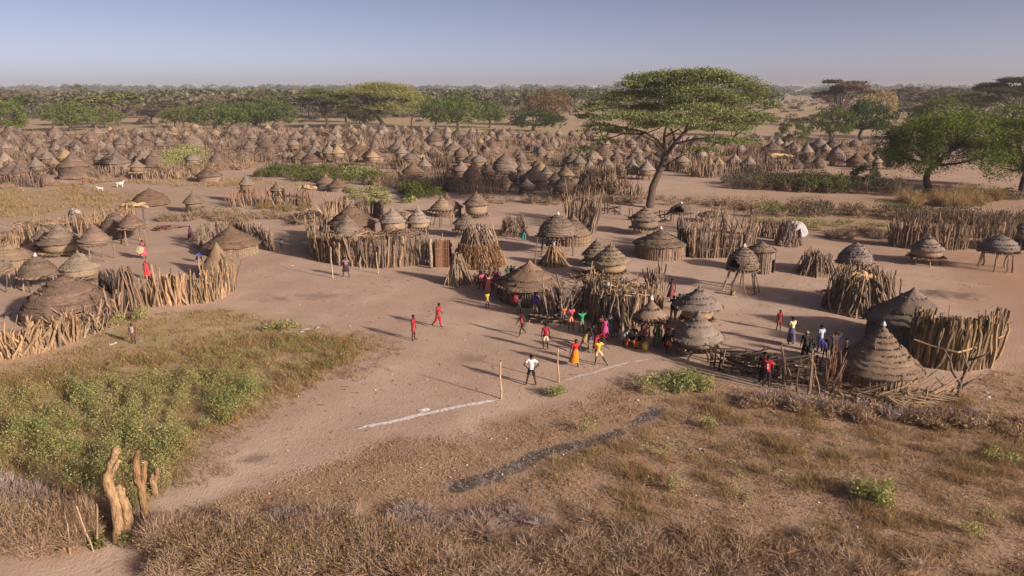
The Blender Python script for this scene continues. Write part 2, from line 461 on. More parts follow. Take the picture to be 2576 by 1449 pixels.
c = M.mix(M.math('MULTIPLY', sb.outputs[1], M.ramp(n1, [(.3, .5), (.7, 1.0)])), c, (.33, .21, .145))
gcol = M.mix(M.ramp(n2, [(.35, 0.0), (.65, 1.0)]), (.36, .285, .145), (.31, .215, .125))
gcol = M.mix(M.ramp(n1, [(.5, 0.0), (.62, .8)]), gcol, (.25, .235, .10))
gcol = M.mix(M.ramp(n3, [(.5, 0.0), (.7, .6)]), gcol, (.40, .305, .21))
c = M.mix(M.math('MULTIPLY', sa.outputs[0], M.ramp(M.math('ADD', M.math('MULTIPLY', n2, .5), M.math('MULTIPLY', n1, .5)), [(.30, .45), (.46, 1.0)])), c, gcol)
c = M.mix(M.math('MULTIPLY', sb.outputs[2], .7), c, (.20, .175, .08))
scol = M.mix(M.ramp(n3, [(.35, 0.0), (.7, 1.0)]), (.235, .15, .095), (.33, .225, .135))
scol = M.mix(M.ramp(n2, [(.45, 0.0), (.7, .7)]), scol, (.26, .18, .135))
scol = M.mix(M.ramp(n4, [(.55, 0.0), (.68, .7)]), scol, (.40, .285, .175))
scol = M.mix(M.ramp(n4, [(.3, .75), (.42, 0.0)]), scol, (.105, .07, .05))
c = M.mix(M.math('MULTIPLY', sa.outputs[1], .93), c, scol)
an = M.noise(M.mapping(p, (1, .7, 1)), 2.2, 6, .75)
acol = M.ramp(an, [(.38, (.03, .026, .026)), (.5, (.06, .054, .055)), (.55, (.17, .155, .155)), (.68, (.36, .345, .35))])
c = M.mix(M.ramp(M.math('MULTIPLY', sa.outputs[2], M.math('ADD', M.math('MULTIPLY', n3, 1.5), .2)), [(.34, 0.0), (.62, .95)]), c, acol)
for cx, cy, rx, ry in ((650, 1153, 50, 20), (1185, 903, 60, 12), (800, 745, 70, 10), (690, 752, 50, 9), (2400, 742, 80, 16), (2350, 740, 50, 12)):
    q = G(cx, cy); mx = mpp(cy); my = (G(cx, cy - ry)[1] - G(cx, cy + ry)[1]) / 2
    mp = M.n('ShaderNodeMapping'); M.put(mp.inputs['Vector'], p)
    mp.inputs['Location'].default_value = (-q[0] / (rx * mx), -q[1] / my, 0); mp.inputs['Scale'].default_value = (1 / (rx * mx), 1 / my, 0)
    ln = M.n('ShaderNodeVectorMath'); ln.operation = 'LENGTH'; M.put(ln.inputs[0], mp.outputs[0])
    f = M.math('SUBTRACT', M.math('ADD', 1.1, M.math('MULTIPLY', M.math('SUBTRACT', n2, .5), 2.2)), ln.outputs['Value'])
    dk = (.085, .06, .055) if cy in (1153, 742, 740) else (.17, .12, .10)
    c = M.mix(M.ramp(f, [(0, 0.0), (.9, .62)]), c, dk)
# Farther plain: broad bands of bare and grassed earth
c = M.mix(M.ramp(n0, [(.42, 0.0), (.6, .45)]), c, (.33, .235, .17))
n6 = M.noise(M.mapping(p, (1, .7, 1)), 4.2, 2, .5); n7 = M.noise(p, .42, 3, .6)
bare = M.math('SUBTRACT', 1.0, M.math('MULTIPLY', sa.outputs[1], .8))
c = M.mix(M.math('MULTIPLY', bare, M.ramp(n6, [(.62, 0.0), (.70, .45)])), c, (.215, .15, .12))
c = M.mix(M.math('MULTIPLY', bare, M.ramp(n7, [(.5, 0.0), (.68, .5)])), c, (.335, .235, .175))
c = M.mix(M.math('MULTIPLY', bare, M.ramp(n7, [(.30, .4), (.42, 0.0)])), c, (.47, .36, .29))
c = M.mix(1.0, c, (1.10, 1.12, 1.13), 'MULTIPLY')
M.base(c)
M.bump(M.math('ADD', M.math('MULTIPLY', n3, .5), M.math('MULTIPLY', n4, .5)), .55, .08)
me = mb.mesh('ground', M.m, smooth=True)
for nm, arr in (('za', za), ('zb', zb)):
    at = me.color_attributes.new(nm, 'FLOAT_COLOR', 'POINT'); at.data.foreach_set('color', arr.astype(np.float32).ravel())
tag(link('ground', me), 'bare trodden earth of the village with dry grass margins', None, None, 'structure')

def ribbon(name, pts, width, mat, label, dz=.012, rag=.35, seed=1):
    rg = np.random.default_rng(seed); pts = np.asarray(pts)
    L = np.hypot(*np.diff(pts, axis=0).T); c = np.concatenate([[0], np.cumsum(L)])
    n = int(c[-1] / .12); s = np.linspace(0, c[-1], n)
    x = np.interp(s, c, pts[:, 0]); y = np.interp(s, c, pts[:, 1])
    tx, ty = np.gradient(x), np.gradient(y); l = np.hypot(tx, ty); nx_, ny_ = -ty / l, tx / l
    w1 = width * (.5 + rag * (vnoise(s * 2.3, s * 0, seed) - .5) + .2 * rg.normal(0, .5, n)); w2 = width * (.5 + rag * (vnoise(s * 1.7, s * 0 + 7, seed) - .5) + .2 * rg.normal(0, .5, n))
    f = np.minimum(1, np.minimum(s, c[-1] - s) / .6); w1 *= f; w2 *= f
    a = np.stack([x + nx_ * w1, y + ny_ * w1], 1); b2 = np.stack([x - nx_ * w2, y - ny_ * w2], 1)
    v = np.stack([a, b2], 1).reshape(-1, 2); v = np.concatenate([v, (hgt(v[:, 0], v[:, 1]) + dz)[:, None]], 1)
    i = np.arange(n - 1) * 2
    m = MB(); m.add(v, np.stack([i, i + 1, i + 3, i + 2], 1))
    return tag(link(name, m.mesh(name, mat)), label, 'pitch line', 'chalk lines of the football pitch')
M = Mat('chalk'); p = M.pos()
M.base(M.mix(M.ramp(M.noise(p, 7, 4, .7), [(.4, 0.0), (.55, 1.0)]), (.45, .40, .37), (.72, .71, .73))); CHALK = M.m
M = Mat('faded_chalk'); p = M.pos()
M.base(M.mix(M.ramp(M.noise(p, 3, 4, .7), [(.42, 0.0), (.58, .9)]), (.40, .32, .26), (.62, .59, .58))); CHALK2 = M.m
ribbon('pitch_line', poly([(888, 1080), (960, 1066), (1060, 1044), (1160, 1024), (1252, 1007)]), .26, CHALK, 'bright white powder line running to the near goal pole', seed=2)
ribbon('pitch_line', poly([(1414, 957), (1500, 935), (1570, 916), (1645, 902)]), .20, CHALK2, 'faint white powder line running right from the second goal pole', seed=3)
m = MB(); q = P3(1066, 1032)
th = np.linspace(0, 2 * math.pi, 15)[:-1]; rr = RNG.uniform(.8, 1.15, 14)
pt = np.stack([q.x + .27 * rr * np.cos(th), q.y + .22 * rr * np.sin(th), np.full(14, q.z + .02)], 1)
m.add(np.concatenate([[[q.x, q.y, q.z + .06]], pt]), None, [[0, k + 1, (k + 1) % 14 + 1] for k in range(14)])
tag(link('chalk_heap', m.mesh('chalk_heap', CHALK)), 'small round heap of white powder beside the bright pitch line', 'chalk heap')
# ------------------------------------------------------------------ sticks: crooked poles of unit height shared by every fence
STK = []
for k in range(12):
    rg = np.random.default_rng(40 + k)
    z = np.array([0, .22, .45, .68, .86, 1.0])
    off = np.cumsum(rg.normal(0, .018 if k < 7 else .038, (6, 2)), axis=0); off -= off[0]
    m = MB()
    m.tube(np.column_stack([off, z]), np.array([1.0, .95, .90, .85, .78, .66]) * .034 * rg.uniform(.85, 1.15, 6), 5)
    if k % 3 == 2:                                                # a fork near the top
        b = np.array([*off[3], z[3]]); d = rg.normal(0, 1, 2); d /= np.linalg.norm(d)
        m.tube([b, b + [d[0] * .06, d[1] * .06, .12], b + [d[0] * .12, d[1] * .12, .27]], [.023, .018, .010], 4)
    STK.append(m.mesh('stick', WOOD))

def put_stick(parent, base, top, thick, rg, name='stick', color=STICK, k=None):
    base = Vector(base); d = Vector(top) - base; L = d.length
    o = bpy.data.objects.new(name, STK[rg.integers(0, 12) if k is None else k])
    COL.objects.link(o); o.parent = parent
    o.rotation_mode = 'QUATERNION'
    o.rotation_quaternion = d.to_track_quat('Z', 'Y') @ Euler((0, 0, rg.uniform(0, 6.28))).to_quaternion()
    o.location = base
    th = thick / .068
    o.scale = (th, th, L)
    o.color = (*color, 1)
    return o

def walk(pts, n, rg, jit=.3):
    pts = np.asarray(pts); L = np.hypot(*np.diff(pts, axis=0).T); c = np.concatenate([[0], np.cumsum(L)])
    s = np.clip((np.arange(n) + .5 + rg.uniform(-jit, jit, n)) / n, 0, 1) * c[-1]
    i = np.clip(np.searchsorted(c, s) - 1, 0, len(L) - 1); t = ((s - c[i]) / L[i])[:, None]
    p = pts[i] * (1 - t) + pts[i + 1] * t
    d = (pts[i + 1] - pts[i]) / L[i][:, None]
    return p, d

def palisade(label, px, h, n, thick=.13, seed=1, lean=.10, along=.12, inward=0.0, rows=1, row_gap=.22, var=.16, color=STICK, rails=0, cat='palisade', name='palisade', group='stick palisades', tall=.06):
    rg = np.random.default_rng(seed)
    n = min(290, int(n * 1.35)) if n > 30 else n
    pg = poly(px); c = pg.mean(0)
    root = thing(name, label, cat, (c[0], c[1], float(hgt(*c))), group)
    for row in range(rows):
        p, d = walk(pg, n // rows, rg)
        nrm = np.stack([-d[:, 1], d[:, 0]], 1)
        for q, t, u in zip(p, d, nrm):
            q = q + u * (row * row_gap + rg.normal(0, .06))
            hh = h * rg.uniform(1 - var, 1 + var) * (rg.uniform(1.15, 1.45) if rg.random() < tall else 1)
            tp = t * rg.normal(0, along) * hh + u * (rg.normal(0, lean) + inward) * hh
            z0 = float(hgt(*q)) - float(hgt(*c)) - .08
            put_stick(root, (q[0] - c[0], q[1] - c[1], z0), (q[0] - c[0] + tp[0], q[1] - c[1] + tp[1], z0 + hh), thick * rg.choice([.5, .7, .9, 1.1, 1.4, 1.75]) * rg.uniform(.85, 1.15), rg, color=tuple(q * f for q, f in zip(color, [(1, 1, 1), (.8, .84, .9), (1.12, 1.04, .95)][rg.integers(0, 3)])))
    for r in range(rails):
        zz = h * (.35 + .5 * r / max(1, rails - 1)) if rails > 1 else h * .55
        p, d = walk(pg, max(2, len(pg) + 1), rg, .1)
        p = np.concatenate([pg[:1], p, pg[-1:]])
        for a, b in zip(p[:-1], p[1:]):
            put_stick(root, (a[0] - c[0], a[1] - c[1] - .12, zz + rg.normal(0, .08)), (b[0] - c[0] + rg.normal(0, .1), b[1] - c[1] - .12, zz + rg.normal(0, .1)), thick * .6, rg, 'rail', color)
    return root

def stick_cone(label, u, vfront, wpx, vtop, n, top=.2, thick=.11, seed=1, color=STICK, cat='stick stack', name='stick_stack', spread=.25, group='stacks of sticks stood on end', arc=None, over=.25):
    rg = np.random.default_rng(seed)
    R = wpx * mpp(vfront) / 2; cx, cy, mp = centre(u, vfront, vtop, R, .85); c = (cx, cy); R = wpx * mp / 2
    h = zat(c[1], vtop)
    root = thing(name, label, cat, (c[0], c[1], float(hgt(*c))), group)
    for k in range(n):
        a = rg.uniform(0, 2 * math.pi) if arc is None else rg.uniform(*arc)
        r = R * rg.uniform(1 - spread, 1.0)
        a2 = a + rg.normal(0, .35); r2 = R * top * rg.uniform(.5, 1.15)
        hh = h * rg.uniform(.8, 1 + over)
        put_stick(root, (r * math.cos(a), r * math.sin(a), -.05), (r2 * math.cos(a2), r2 * math.sin(a2), hh), thick * rg.uniform(.6, 1.4), rg, color=color)
    return root, h, R

def wood_pile(label, u, v, wpx, h, n, seed=1, depth=1.0, length=(.8, 2.0), thick=.09, color=STICK, cat='wood pile', name='wood_pile', up=.25):
    rg = np.random.default_rng(seed)
    c = G(u, v); R = wpx * mpp(v) / 2
    root = thing(name, label, cat, (c[0], c[1], float(hgt(*c))), 'heaps of cut wood')
    for k in range(n):
        x = rg.uniform(-1, 1); y = rg.uniform(-1, 1)
        z = h * max(0, 1 - x * x) * (1 - .5 * y * y) * rg.uniform(0, 1) + .04
        a = rg.uniform(0, 2 * math.pi); L = rg.uniform(*length); e = rg.normal(0, up)
        b = np.array([x * R * .8, y * depth, z]); d = np.array([math.cos(a) * math.cos(e), math.sin(a) * .7 * math.cos(e), math.sin(e)]) * L / 2
        p0, p1 = b - d, b + d
        p0[2] = max(.02, p0[2]); p1[2] = max(.02, p1[2])
        put_stick(root, p0, p1, thick * rg.uniform(.6, 1.4), rg, 'branch', color)
    return root

def branch_fence(label, px, h, posts, rails, seed=1, thick=.09, color=STICKD, wild=.12, cat='branch fence'):
    rg = np.random.default_rng(seed)
    pg = poly(px); c = pg.mean(0)
    root = thing('branch_fence', label, cat, (c[0], c[1], float(hgt(*c))), 'low fences of laid branches')
    p, d = walk(pg, posts, rg)
    for q in p:
        put_stick(root, (q[0] - c[0], q[1] - c[1], -.05), (q[0] - c[0] + rg.normal(0, .12), q[1] - c[1] + rg.normal(0, .12), h * rg.uniform(.85, 1.35)), thick * 1.25, rg, 'post', color)
    L = np.hypot(*np.diff(pg, axis=0).T).sum()
    for r in range(rails):
        a, _ = walk(pg, 200, rg, 0)
        i = rg.integers(0, 170); k = min(199, i + int(rg.uniform(.8, 2.2) / L * 200) + 2)
        z = h * rg.uniform(.12, 1.0)
        put_stick(root, (a[i][0] - c[0] + rg.normal(0, .1), a[i][1] - c[1] + rg.normal(0, .1), z), (a[k][0] - c[0] + rg.normal(0, .15), a[k][1] - c[1] + rg.normal(0, .15), max(.05, z + rg.normal(0, wild * 2))), thick * rg.uniform(.6, 1.1), rg, 'rail', color, k=rg.integers(0, 12))
    return root

# ------------------------------------------------------------------ thatched roofs, huts and granaries
def shape(kind):
    if kind == 'hat':   return lambda s: s ** 1.10
    if kind == 'cone':  return lambda s: s ** 1.03
    if kind == 'bell':  return lambda s: s ** 1.14
    if kind == 'dome':  return lambda s: np.sin(math.pi / 2 * np.clip(s, 0, 1)) ** .78
    if kind == 'egg':   return lambda s: np.sin(math.pi * .62 * np.clip(s, 0, 1)) ** .85

def roof_parts(R, H, tiers, kind, seed=1, seg=36, thick=.05, over=1.0, fringe=True, door=None, tip=.35):
    """[cap mesh, layer meshes...]: every layer is a ring of thatch whose ragged lower edge lies on the one below"""
    rg = np.random.default_rng(seed); f = shape(kind)
    ss = np.linspace(0, 1, tiers + 1) ** .92
    ss = ss + np.concatenate([[0], rg.normal(0, (.12 if tiers < 7 else .05) / tiers, tiers - 1), [0]])
    out = []
    for k in range(tiers):
        s0, s1 = max(0, ss[k] - .25 / tiers), ss[k + 1]
        sv = np.linspace(s0, s1, 4)
        lift = thick * np.array([.0, .25, .6, 1.0])
        prof = [(max(.012, R * f(s)) + l * (.5 if k == 0 else 1), H * (1 - s)) for s, l in zip(sv, lift)]
        if k == 0:
            prof[0] = (.02, H)
            prof = [(.012, H + tip), (.03, H + tip * .5), (.06, H + .02)] + prof[1:]
        r, z = prof[-1]
        prof += [(r - thick * .45, z - thick * .55), (r - thick * 1.6, z - thick * .1)]
        m = MB()
        sk = None
        if door is not None:
            da, dw, z0, z1 = door
            sk = lambda a, zm: (np.abs((a - da + math.pi) % (2 * math.pi) - math.pi) < dw * np.sqrt(np.clip(1 - ((zm - z0) / (z1 - z0)) ** 2, 0, 1))) & (zm > z0) & (zm < z1)
        m.revolve(prof, seg, .014, rg, R * 2.2, sk, wob=.022, wave=.022 * R * (1 if k else .3))
        if fringe:
            n = int(seg * 3.0); a = rg.uniform(0, 2 * math.pi, n); rr = r + rg.normal(0, .012, n)
            p0 = np.stack([(rr - .05) * np.cos(a), (rr - .05) * np.sin(a), z + .06 + rg.normal(0, .02, n)], 1)
            l = thick * rg.uniform(.6, 2.0, n); a2 = a + rg.normal(0, .02, n)
            p1 = np.stack([(rr + l * .55) * np.cos(a2), (rr + l * .55) * np.sin(a2), z - l * .8], 1)
            if door is not None:
                kp = np.abs((a - door[0] + math.pi) % (2 * math.pi) - math.pi) > door[1]; p0, p1 = p0[kp], p1[kp]
            m.blades(p0, p1, .05, rg)
        out.append(m)
    return out

def add_roof(root, R, H, z, tiers, kind, col, seed, mat=THATCH, cap=None, **kw):
    kw.setdefault('tip', .3)
    H += kw['tip'] * .55; kw['tip'] *= .45
    ms = roof_parts(R, H, tiers, kind, seed, **kw)
    rg = np.random.default_rng(seed + 5)
    top = link('roof', ms[0].mesh('roof', mat, True), root, (0, 0, z), color=col)
    for m in ms[1:]:
        f = rg.uniform(.86, 1.12)
        link('thatch_layer', m.mesh('thatch_layer', mat, True), top, (0, 0, 0), color=tuple(x * f for x in col))
    if cap:
        m = MB(); h = .20
        m.revolve([(.01, h), (.05, h * .8), (.08, h * .35), (.125, 0), (.11, -.04)], 12)
        link('roof_cap', m.mesh('roof_cap', PLAIN, True), root, (0, 0, z + H + .02), color=cap)
    return top

def add_wall(root, R, z0, z1, seed, col, mat=REED, flare=1.0, seg=64, band=0, door=None, reed=True):
    rg = np.random.default_rng(seed); m = MB()
    zs = np.linspace(z1, z0, 6); prof = [(R * (1 + (flare - 1) * (z - z0) / max(.01, z1 - z0)), z) for z in zs]
    sk = None
    if door is not None:
        da, dw, zt = door
        sk = lambda a, zm: (np.abs((a - da + math.pi) % (2 * math.pi) - math.pi) < dw) & (zm < zt)
    m.revolve(prof, seg, .008, rg, R * 3, sk, wob=.008)
    w = link('wall', m.mesh('wall', mat, True), root, color=col)
    if reed:                                                       # bundles of upright reeds standing proud of the wall
        n = int(R * 34); a = (np.arange(n) + rg.uniform(-.4, .4, n)) / n * 2 * math.pi
        if door is not None: a = a[np.abs((a - door[0] + math.pi) % (2 * math.pi) - math.pi) > door[1]]
        m = MB()
        for t in a:
            r0, r1 = R + .02, R * flare + .02; t2 = t + rg.normal(0, .012)
            m.tube([(r0 * math.cos(t), r0 * math.sin(t), z0), (r1 * math.cos(t2), r1 * math.sin(t2), z1 - rg.uniform(-.05, .12))], [.035, .026], 4, cap=False)
        link('reed_bundles', m.mesh('reed_bundles', WOOD), w, color=tuple(x * 1.05 for x in col), kind='stuff')
    for k in range(band):
        zb = z0 + (z1 - z0) * (.3 + .55 * k / max(1, band))
        th = np.linspace(0, 2 * math.pi, 33); m = MB(); rr = R * (1 + (flare - 1) * (zb - z0) / (z1 - z0)) + .05
        m.tube(np.stack([rr * np.cos(th), rr * np.sin(th), zb + .02 * np.sin(3 * th)], 1), np.full(33, .03), 4, cap=False)
        link('binding_pole', m.mesh('binding_pole', WOOD), w, color=STICK)
    return w

def hut(label, u, vfront, veave, vtop, wroof, wwall, tiers=5, kind='hat', col=BRN, wcol=ROSE, cap=None, seed=1, band=1, door=None, name='thatched_hut', cat='hut', thick=.05, group='thatched huts of the compound', tip=.25, rdoor=None, wall=True):
    mp = mpp(vfront); Rr, Rw = wroof * mp / 2, wwall * mp / 2
    cx, cy, mp = centre(u, vfront, vtop, Rw, 1.0); Rr, Rw = wroof * mp / 2, wwall * mp / 2
    ze = max(.12, zat(cy - Rr, veave)); zt = zat(cy, vtop)
    root = thing(name, label, cat, (cx, cy, float(hgt(cx, cy))), group)
    if wall: add_wall(root, Rw, -.1, ze + .35 * (zt - ze) * (1 - Rw / Rr) + .12, seed, wcol, band=band, door=door)
    add_roof(root, Rr, zt - ze - tip, ze, tiers, kind, col, seed, cap=cap, thick=thick, tip=tip, seg=48, door=rdoor)
    return root

def granary(label, u, vleg, vplat, veave, vtop, wroof, wbask, tiers=5, kind='hat', col=GREY, bcol=TAN, cap=None, seed=1, legs=6, thick=.06, splay=1.1, plat=1.25, rdoor=None, tip=.3, group='granaries on stilts', bask_flare=1.06):
    rg = np.random.default_rng(seed + 9)
    mp = mpp(vleg); Rr, Rb = wroof * mp / 2, wbask * mp / 2
    cx, cy, mp = centre(u, vleg, vtop, Rb, .9); Rr, Rb = wroof * mp / 2, wbask * mp / 2
    zp = max(.25, zat(cy - Rb, vplat)); ze = max(zp + .12, zat(cy - Rr, veave)); zt = zat(cy, vtop)
    root = thing('granary', label, 'granary', (cx, cy, float(hgt(cx, cy))), group)
    for k in range(legs):
        a = 2 * math.pi * (k + .5) / legs + rg.normal(0, .12)
        r = Rb * .95
        put_stick(root, (r * splay * math.cos(a) + rg.normal(0, .05), r * splay * math.sin(a), -.05), (r * math.cos(a), r * math.sin(a), zp + .05), .13 * rg.uniform(.8, 1.2), rg, 'leg', STICK)
    m = MB()                                                        # platform: poles both ways
    Rp = Rb * plat
    for k in range(-4, 5):
        y = k / 4.5 * Rp; w = math.sqrt(max(.05, Rp * Rp - y * y)) * rg.uniform(1.0, 1.18)
        m.tube([(-w, y, zp - .02), (0, y + .03, zp - .05), (w, y + rg.normal(0, .06), zp - .02)], [.05, .055, .04], 5)
        m.tube([(y, -w, zp + .06), (y + .03, 0, zp + .04), (y + rg.normal(0, .06), w, zp + .07)], [.05, .055, .04], 5)
    link('platform', m.mesh('platform', WOOD), root, color=STICK)
    m = MB()
    top = ze + .45 * (zt - ze) * max(.1, 1 - Rb / Rr) + .06
    zs = np.linspace(top, zp + .1, 8)
    m.revolve([(Rb * (1 + (bask_flare - 1) * math.sin(math.pi * (z - zp) / (top - zp + .01)) * 1.6) * (.9 if i == 7 else 1) + (.02 if i % 2 else 0), z) for i, z in enumerate(zs)] + [(.02, zp + .1)], 40, .008, rg, Rb * 3)
    link('basket', m.mesh('basket', WICKER, True), root, color=bcol)
    add_roof(root, Rr, zt - ze - tip, ze, tiers, kind, col, seed, cap=cap, thick=thick, tip=tip, door=rdoor)
    return root
# ------------------------------------------------------------------ left compound
WHITE = (.62, .60, .60); SILVER = (.55, .57, .60)
hut('big banded dome hut behind the branch fence at far left', 166, 824, 826, 693, 212, 204, 14, 'dome', (.235, .165, .125), BRN, seed=3, thick=.04, tip=.12, wall=False, group='thatched huts of the compound')
hut('tall pointed reed hut at the left edge of the compound', 18, 686, 660, 609, 118, 102, 6, 'hat', TAN, TAN, seed=4)
hut('dark banded dome hut behind the stilted granary, by the back fence', 290, 605, 600, 533, 78, 76, 8, 'dome', (.17, .13, .105), DRK, seed=5, thick=.05, tip=.1, wall=False)
hut('low reed hut inside the curved stick fence, left of the open ground', 583, 649, 628, 566, 134, 120, 3, 'cone', BRN, TAN, seed=6, band=2, tip=.12)
hut('shaggy conical hut in front of the low reed hut', 548, 703, 690, 608, 96, 84, 2, 'cone', (.30, .215, .14), TAN, seed=7, tip=.1)
granary('wide grey tiered granary on low stilts beside the back fence', 150, 648, 641, 618, 558, 100, 76, 6, 'hat', GREY, TAN, seed=8, tip=.35)
granary('grey cone peeking from behind the wide tiered granary', 113, 632, 622, 602, 565, 58, 46, 4, 'hat', GREY, TAN, seed=9)
granary('small granary standing on tall thin stilts with a ladder pole', 239, 660, 618, 609, 556, 72, 60, 4, 'hat', ROSE, TAN, seed=10, legs=5, splay=1.25)
granary('brown granary with pale tip on stilts before the dark dome hut', 331, 617, 577, 571, 527, 60, 54, 3, 'hat', BRN, TAN, seed=11, legs=6)
granary('ringed brown granary with a shiny silver cap', 96, 735, 701, 698, 642, 82, 74, 9, 'dome', (.225, .165, .125), BRN, cap=SILVER, seed=12, thick=.05, tip=.1)
granary('grey tiered granary with sagging eaves right of the silver capped one', 201, 722, 704, 681, 626, 90, 76, 6, 'hat', (.33, .27, .205), TAN, seed=13)
granary('cut off grey granary on stilts at the left frame edge', -6, 738, 688, 680, 648, 62, 54, 6, 'dome', GREY, TAN, seed=14)
palisade('curved stick fence leaning behind the low reed hut', [(497, 630), (508, 608), (545, 596), (600, 597), (655, 610), (690, 634)], 1.75, 110, .096, 21, along=.2, inward=-.05)
palisade('palisade of stout leaning poles in front of the shaggy hut', [(352, 776), (415, 770), (480, 767), (544, 757), (592, 728)], 2.1, 130, .112, 22, lean=.08, along=.13, rows=2, color=STICKY)
stick_cone('dark stack of long poles at the end of the stout palisade', 322, 786, 92, 690, 70, top=.25, thick=.11, seed=23, color=STICKD)
stick_cone('dark low heap of thin sticks behind the pole stack', 272, 752, 62, 690, 50, top=.5, thick=.08, seed=24, color=(.14, .115, .10))
palisade('wild branch palisade at far left in front of the dome hut', [(-40, 912), (60, 898), (120, 882), (180, 862), (212, 846)], 1.5, 150, .096, 25, lean=.14, along=.26, rows=2, var=.3, color=STICKY)
palisade('gappy leaning branches between the far left palisade and the pole stack', [(150, 852), (215, 846), (262, 830), (312, 806)], 1.6, 46, .080, 26, lean=.25, along=.4, var=.35, color=STICK)
palisade('yellowish back palisade left of its dark gateway', [(-10, 655), (20, 640), (60, 618), (105, 600), (150, 590), (184, 587)], 1.65, 140, .096, 27, along=.2, rows=2, color=STICKY)
palisade('yellowish back palisade right of its dark gateway', [(198, 589), (240, 585), (290, 577), (340, 566)], 1.8, 100, .096, 28, along=.15, rows=2, color=STICKY)
wood_pile('reddish firewood heap lying on open ground beyond the left granaries', 412, 577, 50, .45, 30, 29, length=(.5, 1.2), color=(.16, .09, .07), up=.12)
wood_pile('crooked log lying beside the reddish firewood heap', 455, 572, 20, .1, 3, 30, length=(1.4, 2.2), color=STICKD, up=.08, name='log', cat='log')

def bundle_heap(label, u, v, z, w, seed, n=7, col=STRAW, cat='straw bundles', base=True):
    """rolled hides and straw bundles lying on a rack of poles"""
    rg = np.random.default_rng(seed); c = G(u, v); R = w * mpp(v) / 2
    root = thing('bundle_heap', label, cat, (c[0], c[1], float(hgt(*c))))
    if base:
        for k in range(9):
            x = rg.uniform(-.9, .9) * R; y = rg.uniform(-.6, .6)
            put_stick(root, (x, y, -.05), (x + rg.normal(0, .15), y, z), .10, rg, 'post', STICKD)
    for k in range(n):
        a = rg.normal(0, .5); L = rg.uniform(.5, 1.0) * R; x, y = rg.uniform(-.55, .55) * R, rg.uniform(-.5, .5)
        t = np.linspace(-1, 1, 7); m = MB()
        pts = np.stack([x + t * L * .6 * math.cos(a), y + t * L * .6 * math.sin(a), z + .15 + .12 * (k % 3) + .06 * np.sin(t * 3 + k) - .1 * t * t], 1)
        m.tube(pts, .20 * np.array([.6, .95, 1.05, 1, 1.1, .9, .55]) * rg.uniform(.7, 1.3), 8)
        f = rg.uniform(.75, 1.15)
        link('bundle', m.mesh('bundle', HIDE, True), root, color=tuple(q * f for q in col))
    return root
bundle_heap('long pale yellow bundles laid over the back palisade', 340, 562, 1.75, 84, 31, 6)
wood_pile('brush heaped along the top of the back palisade', 100, 600, 150, .4, 70, 34, depth=1.2, length=(.7, 1.8), thick=.07, color=STICKY, up=.4, cat='brush roof').location.z += 1.4
bundle_heap('grey thatch clump resting on the back palisade above its gateway', 190, 580, 1.7, 44, 32, 5, (.30, .26, .22), 'thatch clump')
bundle_heap('heap of yellow hides on a rack beyond the tangled branch pile', 775, 500, 1.3, 54, 33, 8)

# ------------------------------------------------------------------ centre compound
hut('big brown pointed hut inside the round central enclosure', 886, 622, 572, 506, 122, 110, 4, 'bell', BRN, ROSE, seed=41, tip=.25)
granary('ringed granary roof rising over the front of the central enclosure', 876, 656, 612, 594, 538, 92, 78, 6, 'hat', GREY, TAN, seed=42, tip=.2)
granary('pale needle tipped granary, nearer the middle of the central enclosure', 988, 628, 588, 562, 519, 66, 54, 4, 'hat', (.36, .30, .255), TAN, seed=43, tip=.5)
granary('white needle tipped granary at the end of the central enclosure', 1052, 612, 578, 562, 512, 60, 48, 4, 'hat', (.37, .31, .265), (.42, .33, .22), seed=44, tip=.6)
granary('tan granary on a broad high stilted platform behind the enclosure', 1112, 573, 534, 528, 489, 56, 50, 6, 'hat', TAN, TAN, seed=45, plat=1.5, splay=1.35, tip=.3)
hut('brown thatched hut just behind the broad platform granary', 1124, 548, 528, 484, 80, 70, 3, 'bell', (.22, .15, .11), ROSE, seed=46)
granary('plump tan granary with a wide ringed hat on low stilts', 1198, 552, 543, 518, 480, 66, 50, 6, 'hat', (.27, .205, .155), TAN, seed=47, tip=.25)
granary('grey granary behind the shelter of dry straw bundles', 1172, 600, 582, 566, 531, 64, 52, 4, 'hat', GREY, TAN, seed=48, tip=.25)
EN = [(806, 606), (788, 622), (783, 642), (800, 656), (830, 662), (860, 668), (920, 673), (965, 674), (1020, 671), (1066, 665), (1088, 668)]
palisade('long front of crooked poles round the central enclosure', EN, 2.35, 250, .124, 51, lean=.07, along=.10, inward=.04, rows=2, tall=.04)
wood_pile('dry brush laid over the top of the central enclosure', 890, 652, 190, .55, 110, 52, depth=1.2, length=(.7, 1.7), thick=.07, color=STICKY, up=.5, cat='brush roof').location.z += 2.0
wood_pile('dark twig cover over the right half of the central enclosure', 1010, 648, 130, .5, 70, 53, depth=1.1, length=(.7, 1.6), thick=.07, color=STICKD, up=.5, cat='brush roof').location.z += 1.9
palisade('tall pale poles leaning together behind the brown hut', [(820, 560), (840, 553), (880, 548)], 2.3, 60, .104, 54, inward=.12, along=.16, color=(.33, .25, .18))
palisade('dark lean-to of old poles behind the enclosure', [(900, 552), (930, 546), (965, 552)], 2.0, 50, .104, 55, inward=.16, along=.1, color=(.13, .105, .09))
wood_pile('tangled heap of bare branches left of the central enclosure', 778, 560, 96, 1.5, 90, 56, depth=1.5, length=(1.2, 3.2), color=STICK, up=.4, cat='branch heap')
wood_pile('pale dead branches lying behind the enclosure', 992, 546, 80, .9, 40, 57, depth=1.4, length=(1.2, 3.0), color=(.33, .25, .19), up=.3, cat='branch heap')
